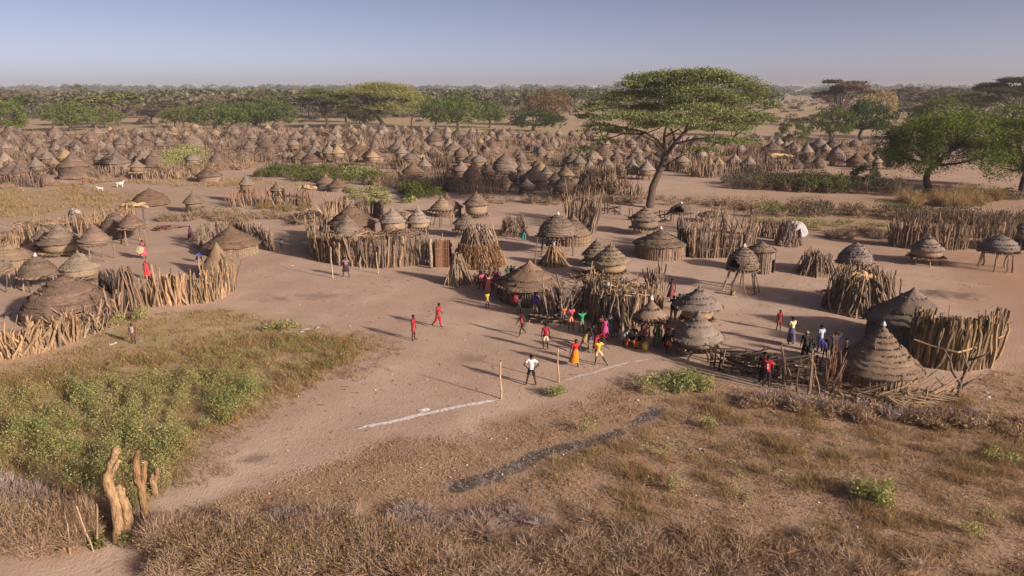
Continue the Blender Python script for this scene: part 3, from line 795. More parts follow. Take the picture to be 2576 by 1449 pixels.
# mat screens, gate post, straw shelter, tepee
def mat_screen(label, u, v, wpx, vtop, col, seed, bands=2):
    c = G(u, v); w = wpx * mpp(v); h = zat(c[1], vtop); rg = np.random.default_rng(seed)
    root = thing('mat_screen', label, 'mat screen', (c[0], c[1], float(hgt(*c))))
    m = MB(); n = 26
    for k in range(n):
        x = (k / (n - 1) - .5) * w
        m.tube([(x, .12 * math.cos(x / w * 3), -.05), (x + rg.normal(0, .02), .12 * math.cos(x / w * 3) + .05, h * rg.uniform(.94, 1.05))], [.035, .028], 4)
    link('mat', m.mesh('mat', WOOD), root, color=col)
    for k in range(bands):
        z = h * (.3 + .4 * k); m = MB(); t = np.linspace(-.5, .5, 8) * w
        m.tube(np.stack([t, .12 * np.cos(t / w * 3) - .06, np.full(8, z)], 1), np.full(8, .02), 4)
        link('cord', m.mesh('cord', WOOD), root, color=(.36, .24, .17))
    return root
mat_screen('brown grass mat standing upright beside the enclosure gate', 1113, 674, 33, 606, (.23, .135, .085), 61)
mat_screen('grey upright screen between the gate post and the grass mat', 1094, 672, 12, 612, (.22, .19, .165), 62, 0)
root = thing('gate_post', 'stout pale post at the gateway of the central enclosure', 'post', P3(1084, 675))
m = MB(); m.tube([(0, 0, -.1), (.04, .02, 1.0), (-.02, .03, 2.0), (.05, 0, 2.45)], [.17, .15, .14, .10], 8); link('trunk', m.mesh('trunk', BARK, True), root, color=(.36, .28, .20))
r, h, R = stick_cone('shelter of sticks and dry straw bundles right of the enclosure gate', 1203, 676, 138, 582, 130, top=.40, thick=.11, seed=63, cat='shelter', name='stick_shelter', group='shelters built of sticks')
for k in range(7):
    a = -math.pi / 2 + (k - 3) * .42; m = MB(); rg = np.random.default_rng(70 + k)
    n = 420; t = rg.uniform(0, 1, n); aa = a + rg.normal(0, .11, n); zz_ = h * (.05 + .66 * t)
    rr = R * (1.04 - .55 * zz_ / h) + rg.normal(0, .05, n)
    p0 = np.stack([rr * np.cos(aa), rr * np.sin(aa), zz_], 1); l = rg.uniform(.3, .8, n)
    p1 = p0 + np.stack([np.cos(aa) * .22 * l + rg.normal(0, .05, n), np.sin(aa) * .22 * l, -l * .9], 1); p1[:, 2] = np.maximum(p1[:, 2], .02)
    m.blades(p0, p1, .05, rg); link('straw_bundle', m.mesh('straw_bundle', WOOD), r, color=(.27, .165, .10) if k % 2 else (.31, .20, .12))
stick_cone('tepee of poles on the open ground beside the crowd', 1153, 722, 82, 650, 95, top=.16, thick=.10, seed=64, spread=.5)
stick_cone('low round stick shelter by the person in green trousers', 1292, 597, 80, 551, 80, top=.62, thick=.09, seed=65, color=STICKD, name='stick_shelter', cat='shelter', group='shelters built of sticks')
root = thing('tarpaulin', 'pale blue sheet hanging on the straw shelter', 'tarpaulin', P3(1216, 640))
m = MB(); gxs, gys = np.meshgrid(np.linspace(0, 1, 6), np.linspace(0, 1, 8))
m.add(np.stack([.9 * gxs.ravel() - .45 + .5 * gys.ravel(), .1 * np.sin(gxs.ravel() * 7) + .6 * gys.ravel() - 1.0, 2.7 - 1.1 * gys.ravel() + .05 * np.sin(gys.ravel() * 9 + gxs.ravel() * 4)], 1), [[a * 6 + b, a * 6 + b + 1, a * 6 + b + 7, a * 6 + b + 6] for a in range(7) for b in range(5)])
link('sheet', m.mesh('sheet', CLOTH, True), root, color=(.35, .40, .52))

# ------------------------------------------------------------------ right centre
hut('large shaggy conical hut where the crowd stands', 1332, 774, 733, 652, 168, 148, 3, 'bell', (.29, .20, .14), (.20, .155, .12), seed=81, tip=.2, cap=None, thick=.09)
hut('round reed walled hut with white cap in the open sandy yard', 1661, 657, 626, 574, 132, 124, 4, 'hat', (.215, .165, .125), (.30, .215, .165), cap=WHITE, seed=82, band=1, tip=.1)
hut('brown hut with pale wall behind the big white tipped granary', 1442, 622, 596, 536, 92, 84, 3, 'bell', (.225, .165, .115), (.33, .245, .17), seed=83, band=2)
granary('big ringed granary with white wrapped tip on tall stilts', 1403, 646, 601, 597, 538, 94, 82, 9, 'dome', (.245, .19, .155), TAN, cap=WHITE, seed=84, thick=.06, splay=1.1, tip=.15)
granary('grey granary partly hidden behind the straw tipped one', 1500, 674, 662, 648, 596, 70, 56, 6, 'hat', GREY, TAN, seed=85)
granary('straw tipped granary with heavy tiered hat above the round stick pen', 1536, 708, 692, 668, 608, 94, 70, 6, 'hat', (.31, .245, .175), (.40, .30, .19), seed=86, tip=.4, thick=.075)
granary('granary with a broad ragged hat under the big acacia', 1622, 594, 578, 556, 514, 76, 60, 4, 'hat', GREY, (.26, .21, .165), seed=87, tip=.4, thick=.075)
granary('dark domed granary with open hatch and white tip right of the acacia', 1713, 566, 540, 538, 511, 56, 50, 7, 'dome', (.20, .16, .135), DRK, cap=WHITE, seed=88, rdoor=(math.pi * 1.32, .55, .05, .75), thick=.05, tip=.1)
granary('small plain dome granary behind the right palisade', 1785, 562, 546, 543, 528, 52, 46, 5, 'hat', GREY, TAN, seed=89, tip=.15)
granary('ringed granary with open hatch and white cap on splayed stilts', 1868, 738, 684, 682, 617, 74, 68, 9, 'egg', (.26, .20, .165), BRN, cap=WHITE, seed=90, legs=9, splay=1.45, plat=1.15, rdoor=(math.pi * 1.20, .42, .05, .70), thick=.05, tip=.12)
granary('small shaggy conical granary between the stick pen and two big hats', 1636, 870, 815, 806, 750, 78, 64, 2, 'bell', (.285, .205, .155), BRN, cap=WHITE, seed=91, legs=7, thick=.07, tip=.1)
granary('wide hatted grey granary behind its twin near the seated group', 1756, 836, 812, 787, 713, 120, 70, 4, 'hat', (.30, .25, .22), (.40, .31, .19), seed=92, tip=.5, thick=.05)
granary('nearest grey shaggy granary above the seated group', 1754, 908, 884, 868, 778, 132, 90, 4, 'hat', (.32, .265, .225), (.28, .22, .175), seed=93, tip=.2, thick=.05, legs=7)
stick_cone('cone tent of straw and poles under the big ringed granary', 1394, 674, 86, 619, 90, top=.12, thick=.10, seed=94, color=(.31, .215, .14), name='stick_shelter', cat='shelter', group='shelters built of sticks', over=.05)
palisade('tall leaning poles behind the brown hut, left of the acacia', [(1428, 560), (1450, 552), (1478, 566), (1488, 588)], 3.0, 70, .104, 95, along=.15, inward=.12, color=STICK, rows=2)
branch_fence('low dark rail fence left of the acacia trunk', [(1462, 540), (1500, 534), (1562, 542)], 1.2, 9, 36, 96, color=(.15, .11, .09))
branch_fence('low dark rail fence behind the ragged hatted granary', [(1570, 552), (1640, 560), (1700, 556)], 1.1, 8, 26, 97, color=(.15, .11, .09))
palisade('long palisade of grey poles right of the reed walled hut', [(1704, 614), (1716, 634), (1736, 648), (1780, 650), (1830, 649), (1872, 646), (1896, 622)], 2.45, 190, .096, 98, lean=.07, along=.12, rows=2, rails=2, color=STICK)
palisade('broken branches sticking out of the back of the grey palisade', [(1740, 590), (1800, 582), (1880, 592)], 2.1, 40, .080, 99, along=.45, lean=.25, var=.35, color=STICK)
r = palisade('round pen of crooked poles in the middle of the crowd', [(1476, 770), (1470, 796), (1490, 812), (1530, 822), (1580, 826), (1630, 820), (1660, 800), (1664, 770), (1640, 752)], 2.25, 220, .108, 100, lean=.09, along=.16, inward=.10, rows=2, tall=.09)
wood_pile('brush and rubbish laid over the round stick pen', 1560, 802, 150, .6, 110, 101, depth=1.5, length=(.8, 2.0), thick=.08, color=STICKY, up=.5, cat='brush roof').location.z += 1.85
palisade('grey poles leaning against the large shaggy hut', [(1366, 800), (1400, 806), (1440, 800), (1462, 790)], 2.0, 60, .080, 102, along=.3, lean=.15, inward=-.1, color=(.25, .21, .18))
wood_pile('split firewood heaped in front of the large shaggy hut', 1378, 806, 110, .5, 60, 103, depth=.8, length=(.7, 1.8), color=STICK, up=.15)
wood_pile('pale crooked branches lying behind the large shaggy hut', 1490, 700, 130, .7, 55, 104, depth=1.0, length=(1.0, 2.4), color=(.32, .235, .165), up=.25, cat='branch heap')
palisade('two stout pale stumps propped on the round pen', [(1560, 832), (1600, 832)], 2.1, 3, .176, 105, along=.05, color=(.42, .33, .24), var=.05, tall=0)

for (lab, u, v, z, col, r_) in (('white cloth bundle on top of the round stick pen', 1527, 806, 2.35, (.6, .58, .58), .22), ('small yellow sack lying on the left of the round stick pen', 1506, 800, 2.15, (.55, .42, .22), .2), ('lilac cloth on top of the round stick pen', 1562, 798, 2.5, (.42, .36, .46), .22)):
    root = thing('cloth_bundle', lab, 'bundle', P3(u, v) + Vector((0, 0, z))); m = MB(); rg = np.random.default_rng(u)
    m.revolve([(.02, .2), (.6 * r_, .17), (r_, .06), (.9 * r_, -.06), (.3 * r_, -.1)], 9, .12, rg); link('cloth', m.mesh('cloth', CLOTH, True), root, color=col)
for (lab, u, v, h0, h1, du) in (('pale pole standing up from the peak of the large shaggy hut', 1338, 738, 2.6, 4.1, 14), ('pale slanting pole behind the white tipped ringed granary', 1412, 618, 2.4, 4.6, 26)):
    root = thing('pole', lab, 'pole', P3(u, v)); put_stick(root, (0, 0, 0), (du * mpp(v), .2, h1), .11, np.random.default_rng(u), color=(.33, .24, .17))
# ------------------------------------------------------------------ right side
hut('small hut with a dark doorway and pointed brown roof', 1915, 690, 636, 606, 72, 66, 2, 'cone', (.29, .215, .16), (.23, .185, .155), seed=111, band=0, door=(-.75, .28, 1.2), tip=.1)
stick_cone('jumbled wood stack right of the dark doorway hut', 2052, 698, 110, 640, 110, top=.5, thick=.10, seed=112, spread=.7)
granary('grey ringed dome granary rising behind the big wood stack', 2152, 700, 668, 664, 608, 78, 70, 8, 'dome', (.27, .235, .22), DRK, seed=113, thick=.06, tip=.15)
r, h, R = stick_cone('big wood stack topped with yellow gourds', 2168, 800, 190, 694, 230, top=.66, thick=.12, seed=114, spread=.35)
bundle_heap('yellow gourds and a hide lying on the big wood stack', 2165, 775, h * .86, 84, 115, 8, (.46, .33, .18), 'gourds', base=False)
palisade('long back palisade right of the shrubs, left of its gap', [(2236, 612), (2246, 622), (2290, 627), (2340, 629), (2390, 629), (2432, 628)], 2.25, 150, .096, 116, along=.12, rows=2, rails=1, color=STICK)
palisade('short back palisade right of the gap at the right edge', [(2456, 628), (2490, 629), (2545, 627)], 2.1, 70, .096, 117, along=.14, rows=2, color=STICK)
palisade('second row of poles behind the long back palisade', [(2250, 606), (2340, 598), (2440, 598), (2545, 604)], 2.3, 90, .088, 118, along=.2, lean=.15, var=.3, color=STICKD)
granary('grey granary with a shaggy skirt on a low dark platform', 2333, 670, 652, 634, 586, 78, 66, 4, 'hat', (.275, .22, .185), TAN, seed=119, tip=.3)
granary('smooth grey domed granary on many tall stilts near the right edge', 2511, 686, 640, 636, 591, 86, 76, 4, 'dome', (.23, .20, .18), DRK, seed=120, legs=9, tip=.05)
hut('banded hut with dark doorway cut off by the right edge', 2580, 632, 604, 556, 78, 70, 6, 'dome', GREY, DRK, seed=121, door=(-1.9, .4, 1.3))
hut('dark broad hut in shade behind the tall reed palisade', 2290, 892, 834, 722, 204, 186, 3, 'cone', (.30, .24, .20), (.22, .19, .17), seed=122, tip=.1)
palisade('tall thick palisade of yellow poles in front of the dark hut', [(2286, 895), (2290, 912), (2330, 922), (2385, 932), (2440, 932), (2485, 924), (2506, 905)], 2.7, 260, .125, 123, lean=.03, along=.04, inward=.04, rows=3, row_gap=.16, color=(.285, .225, .15), tall=.02, var=.13)
root = thing('tie_pole', 'pale bent pole tied across the tall thick palisade', 'pole', P3(2395, 932))
m = MB(); L = 106 * mpp(925)
q0, q1, q2 = G(2283, 917), G(2392, 936), G(2508, 908); o_ = G(2395, 932)
m.tube([(q0[0] - o_[0], q0[1] - o_[1] - .2, 1.5), (q0[0] * .5 + q1[0] * .5 - o_[0], q0[1] * .5 + q1[1] * .5 - o_[1] - .22, 1.3), (q1[0] - o_[0], q1[1] - o_[1] - .22, 1.18), (q1[0] * .4 + q2[0] * .6 - o_[0], q1[1] * .4 + q2[1] * .6 - o_[1] - .25, 1.26), (q2[0] - o_[0], q2[1] - o_[1] - .15, 1.55)], [.05, .055, .06, .05, .04], 6)
link('pole', m.mesh('pole', WOOD), root, color=(.32, .25, .18))
hut('front pointed hut with layered roof and silver cap beside the onlookers', 2212, 1000, 962, 816, 212, 194, 9, 'hat', (.275, .205, .15), (.36, .275, .185), cap=(.42, .48, .52), seed=124, band=1, tip=.1, thick=.022)
branch_fence('rustic branch fence between the nearest granary and the onlookers', [(1778, 918), (1822, 936), (1880, 946), (1930, 956), (1975, 966), (2060, 968)], 1.15, 16, 110, 125, thick=.085, color=(.20, .155, .125), wild=.2)
branch_fence('loose poles fencing the front pointed hut', [(2040, 975), (2085, 1000), (2150, 1015), (2230, 1028), (2320, 1020), (2400, 1005)], .75, 9, 80, 126, thick=.075, color=(.30, .225, .16), wild=.25)
palisade('forked posts standing in the fence by the onlookers', [(1968, 974), (2020, 990), (2066, 1006), (2110, 990)], 2.0, 6, .104, 127, along=.25, lean=.2, color=(.28, .21, .15), tall=0)
palisade('thin twigs tied upright beside the front pointed hut', [(2075, 985), (2095, 975), (2120, 985)], 1.9, 22, .048, 128, along=.2, lean=.15, color=(.27, .175, .11))
# dead forked tree right of the front hut
root = thing('dead_tree', 'small grey dead tree right of the front pointed hut', 'dead tree', P3(2405, 1000))
def limb_tree(root, spec, col, mat=BARK):
    m = MB()
    for pts, r0, r1 in spec:
        pts = np.asarray(pts, float); m.tube(pts, np.linspace(r0, r1, len(pts)), 7)
    return link('trunk', m.mesh('trunk', mat, True), root, color=col)
limb_tree(root, [([(0, 0, -.1), (.1, 0, .8), (.3, .05, 1.5), (.35, .1, 2.1), (.6, .1, 2.8)], .11, .025), ([(.1, 0, .7), (-.35, .1, 1.3), (-.55, .1, 1.9), (-1.0, .1, 2.5)], .09, .02), ([(.3, 0, 1.5), (0, -.1, 2.0), (-.2, 0, 2.5)], .07, .02), ([(.33, 0, 1.9), (.8, -.2, 2.2), (1.0, -.3, 2.5)], .06, .015), ([(.05, 0, .5), (.6, -.1, .9), (1.0, 0, 1.1)], .07, .02), ([(0, 0, .2), (-.6, .1, .5), (-1.1, .1, 1.0)], .07, .02)], (.19, .15, .125))
# stick frame with white tarpaulin
sr_, sh_, sR_ = stick_cone('low frame of sticks under the white sheet beyond the palisade', 1985, 622, 74, 562, 70, top=.6, thick=.09, seed=131, name='stick_shelter', cat='shelter', group='shelters built of sticks')
palisade('short row of broken sticks left of the white sheet', [(1900, 590), (1930, 596), (1960, 604)], 1.8, 34, .072, 132, along=.25, lean=.2, color=STICKD)
root = thing('white_sheet', 'torn white sheet draped over the far stick shelter', 'sheet', sr_.location + Vector((.35, -.1, -.35)))
m = MB(); rgq = np.random.default_rng(5)
m.revolve([(.05, 2.75), (.35, 2.66), (.75, 2.45), (1.05, 2.1), (1.25, 1.65), (1.32, 1.35)], 22, .05, rgq, 1, lambda a, z: (z < 2.0) & (np.sin(a * 4 + 1) > .1), wob=.06, wave=.22)
link('sheet', m.mesh('sheet', CLOTH, False), root, scale=(.95, .75, .98), color=(.36, .36, .40))
# ------------------------------------------------------------------ trees
def curve3(a, b, bow, n=5):
    a, b, bow = np.asarray(a, float), np.asarray(b, float), np.asarray(bow, float)
    t = np.linspace(0, 1, n)[:, None]
    return a * (1 - t) + b * t + bow * (4 * t * (1 - t))

def pad_points(c, r, n, rg, dome=.9):
    """leaf points in a flat umbrella pad: thick in the middle, thin at a ragged edge, clustered in twigs"""
    k = max(4, n // 22)
    a = rg.uniform(0, 2 * math.pi, k); q = np.sqrt(rg.uniform(0, 1, k)) * (1 + .16 * np.sin(3 * a + rg.uniform(0, 6)) + .12 * np.sin(7 * a + rg.uniform(0, 6)))
    z = r[2] * (dome * 1.15 * np.sqrt(np.clip(1 - q * q * .9, 0, 1)) - .5 + rg.normal(0, .32, k)) - .12 * q ** 3 * min(r[0], r[1])
    tw = np.stack([r[0] * q * np.cos(a), r[1] * q * np.sin(a), z], 1)
    p = np.repeat(tw, 22, 0) + rg.normal(0, 1, (k * 22, 3)) * [.34, .34, .10] * np.clip(min(r[0], r[1]) / 2.2, .5, 1.6)
    return p + np.asarray(c)

# the great acacia
AC = P3(1634, 522); KA = mpp(522) * 1.0
def AP(u, v, dy=0.0):
    return np.array([(u - 1634) * KA * (1 + dy / AC.y), dy, zat(AC.y + dy, v) - AC.z])
acacia = thing('acacia_tree', 'great flat crowned acacia towering over the village right of centre', 'tree', AC)
pads = [(1700, 190, 250, 34, 0), (1620, 192, 120, 26, 1.5), (1790, 200, 170, 34, -1), (1850, 218, 110, 30, 1), (1566, 209, 70, 16, -2), (1905, 238, 70, 36, 2), (1730, 182, 150, 24, -3),
        (1600, 236, 170, 24, 2), (1535, 244, 90, 22, -1), (1720, 228, 170, 28, -3), (1830, 246, 150, 34, 3), (1912, 264, 64, 26, -1), (1680, 212, 200, 26, 5),
        (1505, 266, 130, 22, 0), (1562, 290, 170, 24, -3.5), (1640, 268, 150, 22, 4), (1722, 270, 150, 24, -5), (1795, 286, 140, 28, 1), (1862, 292, 110, 28, -3), (1478, 290, 70, 16, 2), (1760, 258, 200, 26, 6),
        (1492, 316, 96, 18, -2), (1546, 328, 104, 14, 1), (1600, 312, 110, 14, -5), (1705, 306, 120, 16, 4), (1765, 318, 120, 18, -4), (1832, 322, 110, 20, 2), (1650, 296, 160, 16, -6),
        (1448, 374, 60, 10, -3), (1500, 352, 58, 11, -4), (1785, 350, 110, 10, -3), (1850, 352, 90, 10, 0), (1738, 374, 76, 9, -4), (1905, 300, 60, 16, 4)]
m = MB(); rg = np.random.default_rng(300); pc = []
for (u, v, w, h_, dy) in pads:
    c = AP(u, v, dy * 1.1); r = (w * KA / 2, w * KA / 2 * .85, max(.28, h_ * KA / 2 * .62)); pc.append((c, r))
    n = int(14 + r[0] * r[1] * 270)
    m.cards(pad_points(c, r, n, rg), .115, rg, .25, 2.0)
link('crown', m.mesh('crown', LEAF), acacia, color=(.15, .20, .085))
m = MB()
T0 = AP(1634, 526); T1 = AP(1640, 470, .2); T2 = AP(1658, 425, .3); F1 = AP(1668, 392, .2)
m.tube([T0 - [0, 0, .3], T0 + [0, 0, .3], T1, T2, F1], [.62, .52, .44, .42, .40], 10)
LA = [([F1, AP(1662, 372), AP(1658, 345, -.6), AP(1660, 318, -1), AP(1650, 285, -1)], .26, .10), ([F1, AP(1690, 360, .5), AP(1712, 335, 1), AP(1745, 305, 1.4), AP(1800, 280, 1.5)], .30, .10),
      ([AP(1662, 372), AP(1640, 352, -1), AP(1605, 332, -1.5), AP(1560, 322, -1.6), AP(1510, 312, -1)], .19, .06), ([AP(1664, 384, .1), AP(1630, 356, -2), AP(1590, 338, -3), AP(1545, 336, -3.6), AP(1500, 352, -4), AP(1455, 372, -3.4)], .16, .03),
      ([AP(1690, 360, .5), AP(1690, 335, 2), AP(1675, 305, 3.4), AP(1650, 272, 4.4)], .18, .06), ([AP(1712, 335, 1), AP(1722, 300, 0), AP(1730, 262, -1.2), AP(1720, 220, -1.5)], .16, .05),
      ([AP(1690, 362, .4), AP(1725, 350, -1.5), AP(1770, 346, -2.8), AP(1820, 345, -2)], .12, .04), ([AP(1745, 305, 1.4), AP(1790, 300, 3), AP(1850, 285, 3.2), AP(1900, 262, 2)], .13, .04), ([T2, AP(1690, 396, -1.5), AP(1725, 380, -3.4)], .10, .03),
      ([AP(1658, 345, -.6), AP(1690, 320, -3), AP(1715, 290, -4.5)], .11, .04), ([AP(1660, 318, -1), AP(1630, 285, 0), AP(1600, 245, 1.2)], .13, .05)]
for pts, r0, r1 in LA: m.tube(pts, np.linspace(r0, r1, len(pts)), 7)
lp = np.concatenate([np.asarray(p[0])[2:] for p in LA]) if False else np.array([q for p in LA for q in p[0][2:]])
for c, r in pc:                                                    # a branch from the nearest limb into every pad, then twigs fanning out
    a = lp[np.argmin(np.linalg.norm((lp - c) * [1, 1, 1.6], axis=1) + np.where(lp[:, 2] > c[2], 3, 0))]
    b = c - [0, 0, r[2] * .5]
    m.tube(curve3(a, b, (0, 0, -.3), 5), np.linspace(.085, .035, 5), 5)
    for k in range(7):
        t = rg.uniform(0, 6.28); q = rg.uniform(.4, .85)
        m.tube(curve3(b - (b - a) * rg.uniform(0, .3), c + [r[0] * q * math.cos(t), r[1] * q * math.sin(t), -.1], (0, 0, -.15), 4), np.linspace(.04, .012, 4), 3, False)
link('trunk', m.mesh('trunk', BARK, True), acacia, color=(.115, .09, .072))

def tree_mesh(kind, seed, n, leaf):
    """crown and trunk of a tree of unit height and unit crown width"""
    rg = np.random.default_rng(seed); m = MB(); t = MB()
    if kind in ('flat', 'bare', 'tall'):
        k = {'flat': 11, 'bare': 12, 'tall': 32}[kind]
        base = np.array([rg.normal(0, .05), rg.normal(0, .05), .34])
        t.tube(curve3((0, 0, -.03), base, (.05, 0, 0)), np.linspace(.032, .022, 5), 6)
        for i in range(k):
            a = i * 2.4 + rg.normal(0, .3); q = .40 * math.sqrt((i + .5) / k); lo = .55 if kind != 'tall' else .34
            zt = (.95 - .25 * (q / .4) ** 2) if i % 3 else rg.uniform(lo, .85)
            c = np.array([q * math.cos(a), q * math.sin(a), zt]); r = np.array([rg.uniform(.13, .2), rg.uniform(.13, .2), .055 if kind != 'tall' else .085])
            nn = n // k
            kk = max(3, nn // 8); aa = rg.uniform(0, 6.28, kk); qq = np.sqrt(rg.uniform(0, 1, kk))
            tw = c + np.stack([r[0] * qq * np.cos(aa), r[1] * qq * np.sin(aa), r[2] * (.9 * np.sqrt(1 - .8 * qq ** 2) - .3 + rg.normal(0, .25, kk))], 1)
            p = np.repeat(tw, 8, 0) + rg.normal(0, 1, (kk * 8, 3)) * [.024, .024, .010 if kind != 'tall' else .02]
            if kind == 'bare': m.blades(p, p + rg.normal(0, 1, p.shape) * [.045, .045, .02], .006, rg)
            else: m.cards(p, leaf, rg, .25, 1.9)
            mid = base + (c - base) * .5 + [0, 0, -.03]
            t.tube([base + rg.normal(0, .008, 3), mid, c - [0, 0, .03]], [.016, .010, .005], 4, False)
    else:
        k = 30 if kind == 'round' else 16
        base = np.array([rg.normal(0, .04), rg.normal(0, .04), .26])
        t.tube(curve3((0, 0, -.03), base, (.04, .02, 0)), np.linspace(.034, .024, 5), 6)
        for i in range(k):                                         # lobes over the whole dome, drooping low at the sides
            zf = 1 - 1.75 * (i + .5) / k; a = i * 2.4 + rg.normal(0, .3); q = max(.8 if zf < -.2 else 0, math.sqrt(max(0, 1 - zf * zf))) * (1 + .18 * math.sin(2 * a + seed) + rg.normal(0, .07))
            c = np.array([.385 * q * math.cos(a), .385 * q * math.sin(a), .555 + .32 * zf + rg.normal(0, .03)])
            if kind == 'bush': c[2] = .42 + .40 * zf
            r = rg.uniform(.085, .16) * np.array([1, 1, .85]); nn = n // k
            kk = max(3, nn // 7); d = rg.normal(0, 1, (kk, 3)); d /= np.linalg.norm(d, axis=1)[:, None]
            tw = c + d * r * rg.uniform(.5, 1.15, (kk, 1))
            s = np.arange(7)[None, :, None] / 7
            p = (tw[:, None] + np.concatenate([d[:, :2] * .025, np.full((kk, 1), -.085)], 1)[:, None] * s * rg.uniform(.3, 1.3, (kk, 1, 1))).reshape(-1, 3) + rg.normal(0, .011, (kk * 7, 3))
            p[:, 2] = np.maximum(p[:, 2], .02)
            m.cards(p, leaf, rg, .1, 1.7)
            if i % 2 == 0: t.tube([base + rg.normal(0, .01, 3), base + (c - base) * .5 + [0, 0, -.02], c], [.016, .011, .004], 4, False)
    return m.mesh('crown', LEAF), t.mesh('trunk', BARK, True)

KINDS = {}
def tm(kind, var, dens):
    key = (kind, var, dens)
    if key not in KINDS:
        n, leaf = {'hi': (44000, .0092), 'mid': (7000, .020), 'lo': (1100, .040)}[dens]
        KINDS[key] = tree_mesh(kind, 500 + 13 * var + len(kind) * 7, n, leaf)
    return KINDS[key]
GREEN = (.11, .16, .044); BRIGHT = (.14, .185, .044); OLIVE = (.115, .145, .045); DARKG = (.06, .10, .03); PALE = (.20, .21, .085); DRYB = (.18, .145, .12); GREYG = (.115, .125, .065)
def tree(label, u, vb, wpx, vtop, kind, col, dens='mid', var=0, group='trees beyond the village', name=None, bark=(.095, .075, .06)):
    p = G(u, vb); h = zat(p[1], vtop); w = wpx * mpp(vb)
    nm = name or {'flat': 'acacia_tree', 'bare': 'bare_tree', 'tall': 'acacia_tree', 'round': 'leafy_tree', 'bush': 'bush'}[kind]
    root = thing(nm, label, 'bush' if kind == 'bush' else 'tree', (p[0], p[1], 0), group)
    c, t = tm(kind, var, dens)
    sc = (w, w, h / .98); rz = random.uniform(0, 6.28)
    link('crown', c, root, rot=(0, 0, rz), scale=sc, color=col)
    if kind != 'bush': link('trunk', t, root, rot=(0, 0, rz), scale=(w if w < h * 2 else h * 2, w if w < h * 2 else h * 2, h / .98) if False else sc, color=bark)
    return root
for a in [
 ('bright green leafy tree cut off by the left frame edge', 15, 342, 128, 244, 'round', BRIGHT, 'mid', 0),
 ('wide green leafy tree, second from the left edge', 174, 330, 128, 255, 'round', GREEN, 'mid', 1),
 ('small bright leafy tree with dark trunk, third from the left edge', 268, 322, 88, 268, 'round', BRIGHT, 'mid', 2),
 ('lone flat acacia whose crown rises above the left horizon', 205, 268, 40, 211, 'flat', GREYG, 'lo', 1),
 ('thin brown bare tree with pale trunk left of the dull green tree', 385, 312, 90, 262, 'bare', DRYB, 'mid', 0),
 ('thin bare tree standing alone beside the dull green tree', 440, 320, 60, 280, 'bare', DRYB, 'mid', 1),
 ('dull green round tree with two dark trunks', 460, 322, 96, 264, 'round', OLIVE, 'mid', 3),
 ('tall green tree, left half of the long leafy clump', 552, 332, 130, 250, 'round', GREEN, 'mid', 1),
 ('tall green tree, middle of the long leafy clump', 620, 328, 120, 252, 'round', GREEN, 'mid', 2),
 ('tall green tree, right end of the long leafy clump', 690, 326, 126, 246, 'round', GREEN, 'mid', 0),
 ('flat topped acacia with leaning dark trunks left of the pale acacia', 818, 324, 122, 222, 'flat', OLIVE, 'hi', 0),
 ('tall pale green acacia with billowing crown', 962, 324, 205, 212, 'tall', (.22, .255, .095), 'hi', 1),
 ('pale feathery acacia tree at the right flank of the billowing one', 1036, 316, 74, 232, 'tall', (.21, .24, .09), 'mid', 2),
 ('little bright green bush under the billowing acacia', 880, 326, 34, 302, 'bush', BRIGHT, 'lo', 0),
 ('small dull tree in the shade of the billowing acacia', 915, 318, 70, 268, 'round', OLIVE, 'mid', 3),
 ('leafy tree just right of the billowing acacia', 1096, 322, 88, 238, 'round', GREEN, 'mid', 0),
 ('tall leafy tree with thin pale trunk right of the billowing acacia', 1155, 330, 116, 234, 'round', GREEN, 'mid', 1),
 ('green tree at the right end of the leafy row before the great acacia', 1228, 322, 88, 248, 'round', GREEN, 'mid', 2),
 ('brownish half dry tree behind the low dark green tree', 1378, 316, 118, 218, 'round', (.155, .125, .06), 'mid', 1),
 ('low dark green spreading tree left of the great acacia', 1350, 332, 150, 272, 'round', DARKG, 'mid', 3),
 ('bright green tree half hidden behind the great acacia', 1848, 342, 108, 264, 'round', BRIGHT, 'mid', 2),
 ('round grey green bush right of the great acacia', 1995, 362, 92, 300, 'bush', OLIVE, 'mid', 1),
 ('dull leafy tree with slim trunk right of the round bush', 2085, 356, 112, 262, 'round', OLIVE, 'mid', 1),
 ('dark leafy tree behind the crown of the big bright tree', 2170, 354, 140, 248, 'round', DARKG, 'mid', 2),
 ('brown bare acacia rising behind the dull leafy trees', 2105, 318, 150, 200, 'flat', (.17, .125, .10), 'mid', 2),
 ('yellow flowering tree behind the leafy trees on the right', 2200, 312, 110, 218, 'round', (.30, .28, .13), 'mid', 0),
 ('big dark umbrella acacia at the upper right', 2530, 330, 200, 194, 'flat', (.075, .085, .036), 'hi', 1),
 ('olive umbrella acacia left of the big dark one', 2440, 322, 140, 232, 'flat', OLIVE, 'mid', 0),
 ('dull green tree behind the big bright tree', 2365, 352, 170, 236, 'round', OLIVE, 'mid', 1),
 ('shaded green tree by the right frame edge', 2560, 372, 190, 248, 'round', GREEN, 'mid', 3),
 ('dark round shrub in the hedge left of the big bright tree', 2172, 474, 86, 404, 'bush', DARKG, 'mid', 0)]:
    tree(*a)
tree('big bright green drooping tree at the right above the brown hedge', 2345, 474, 300, 262, 'round', (.14, .185, .045), 'hi', 4, 'trees among the huts')
tree('second bright drooping tree cut off by the right frame edge', 2570, 482, 250, 270, 'round', (.125, .17, .042), 'hi', 2, 'trees among the huts')

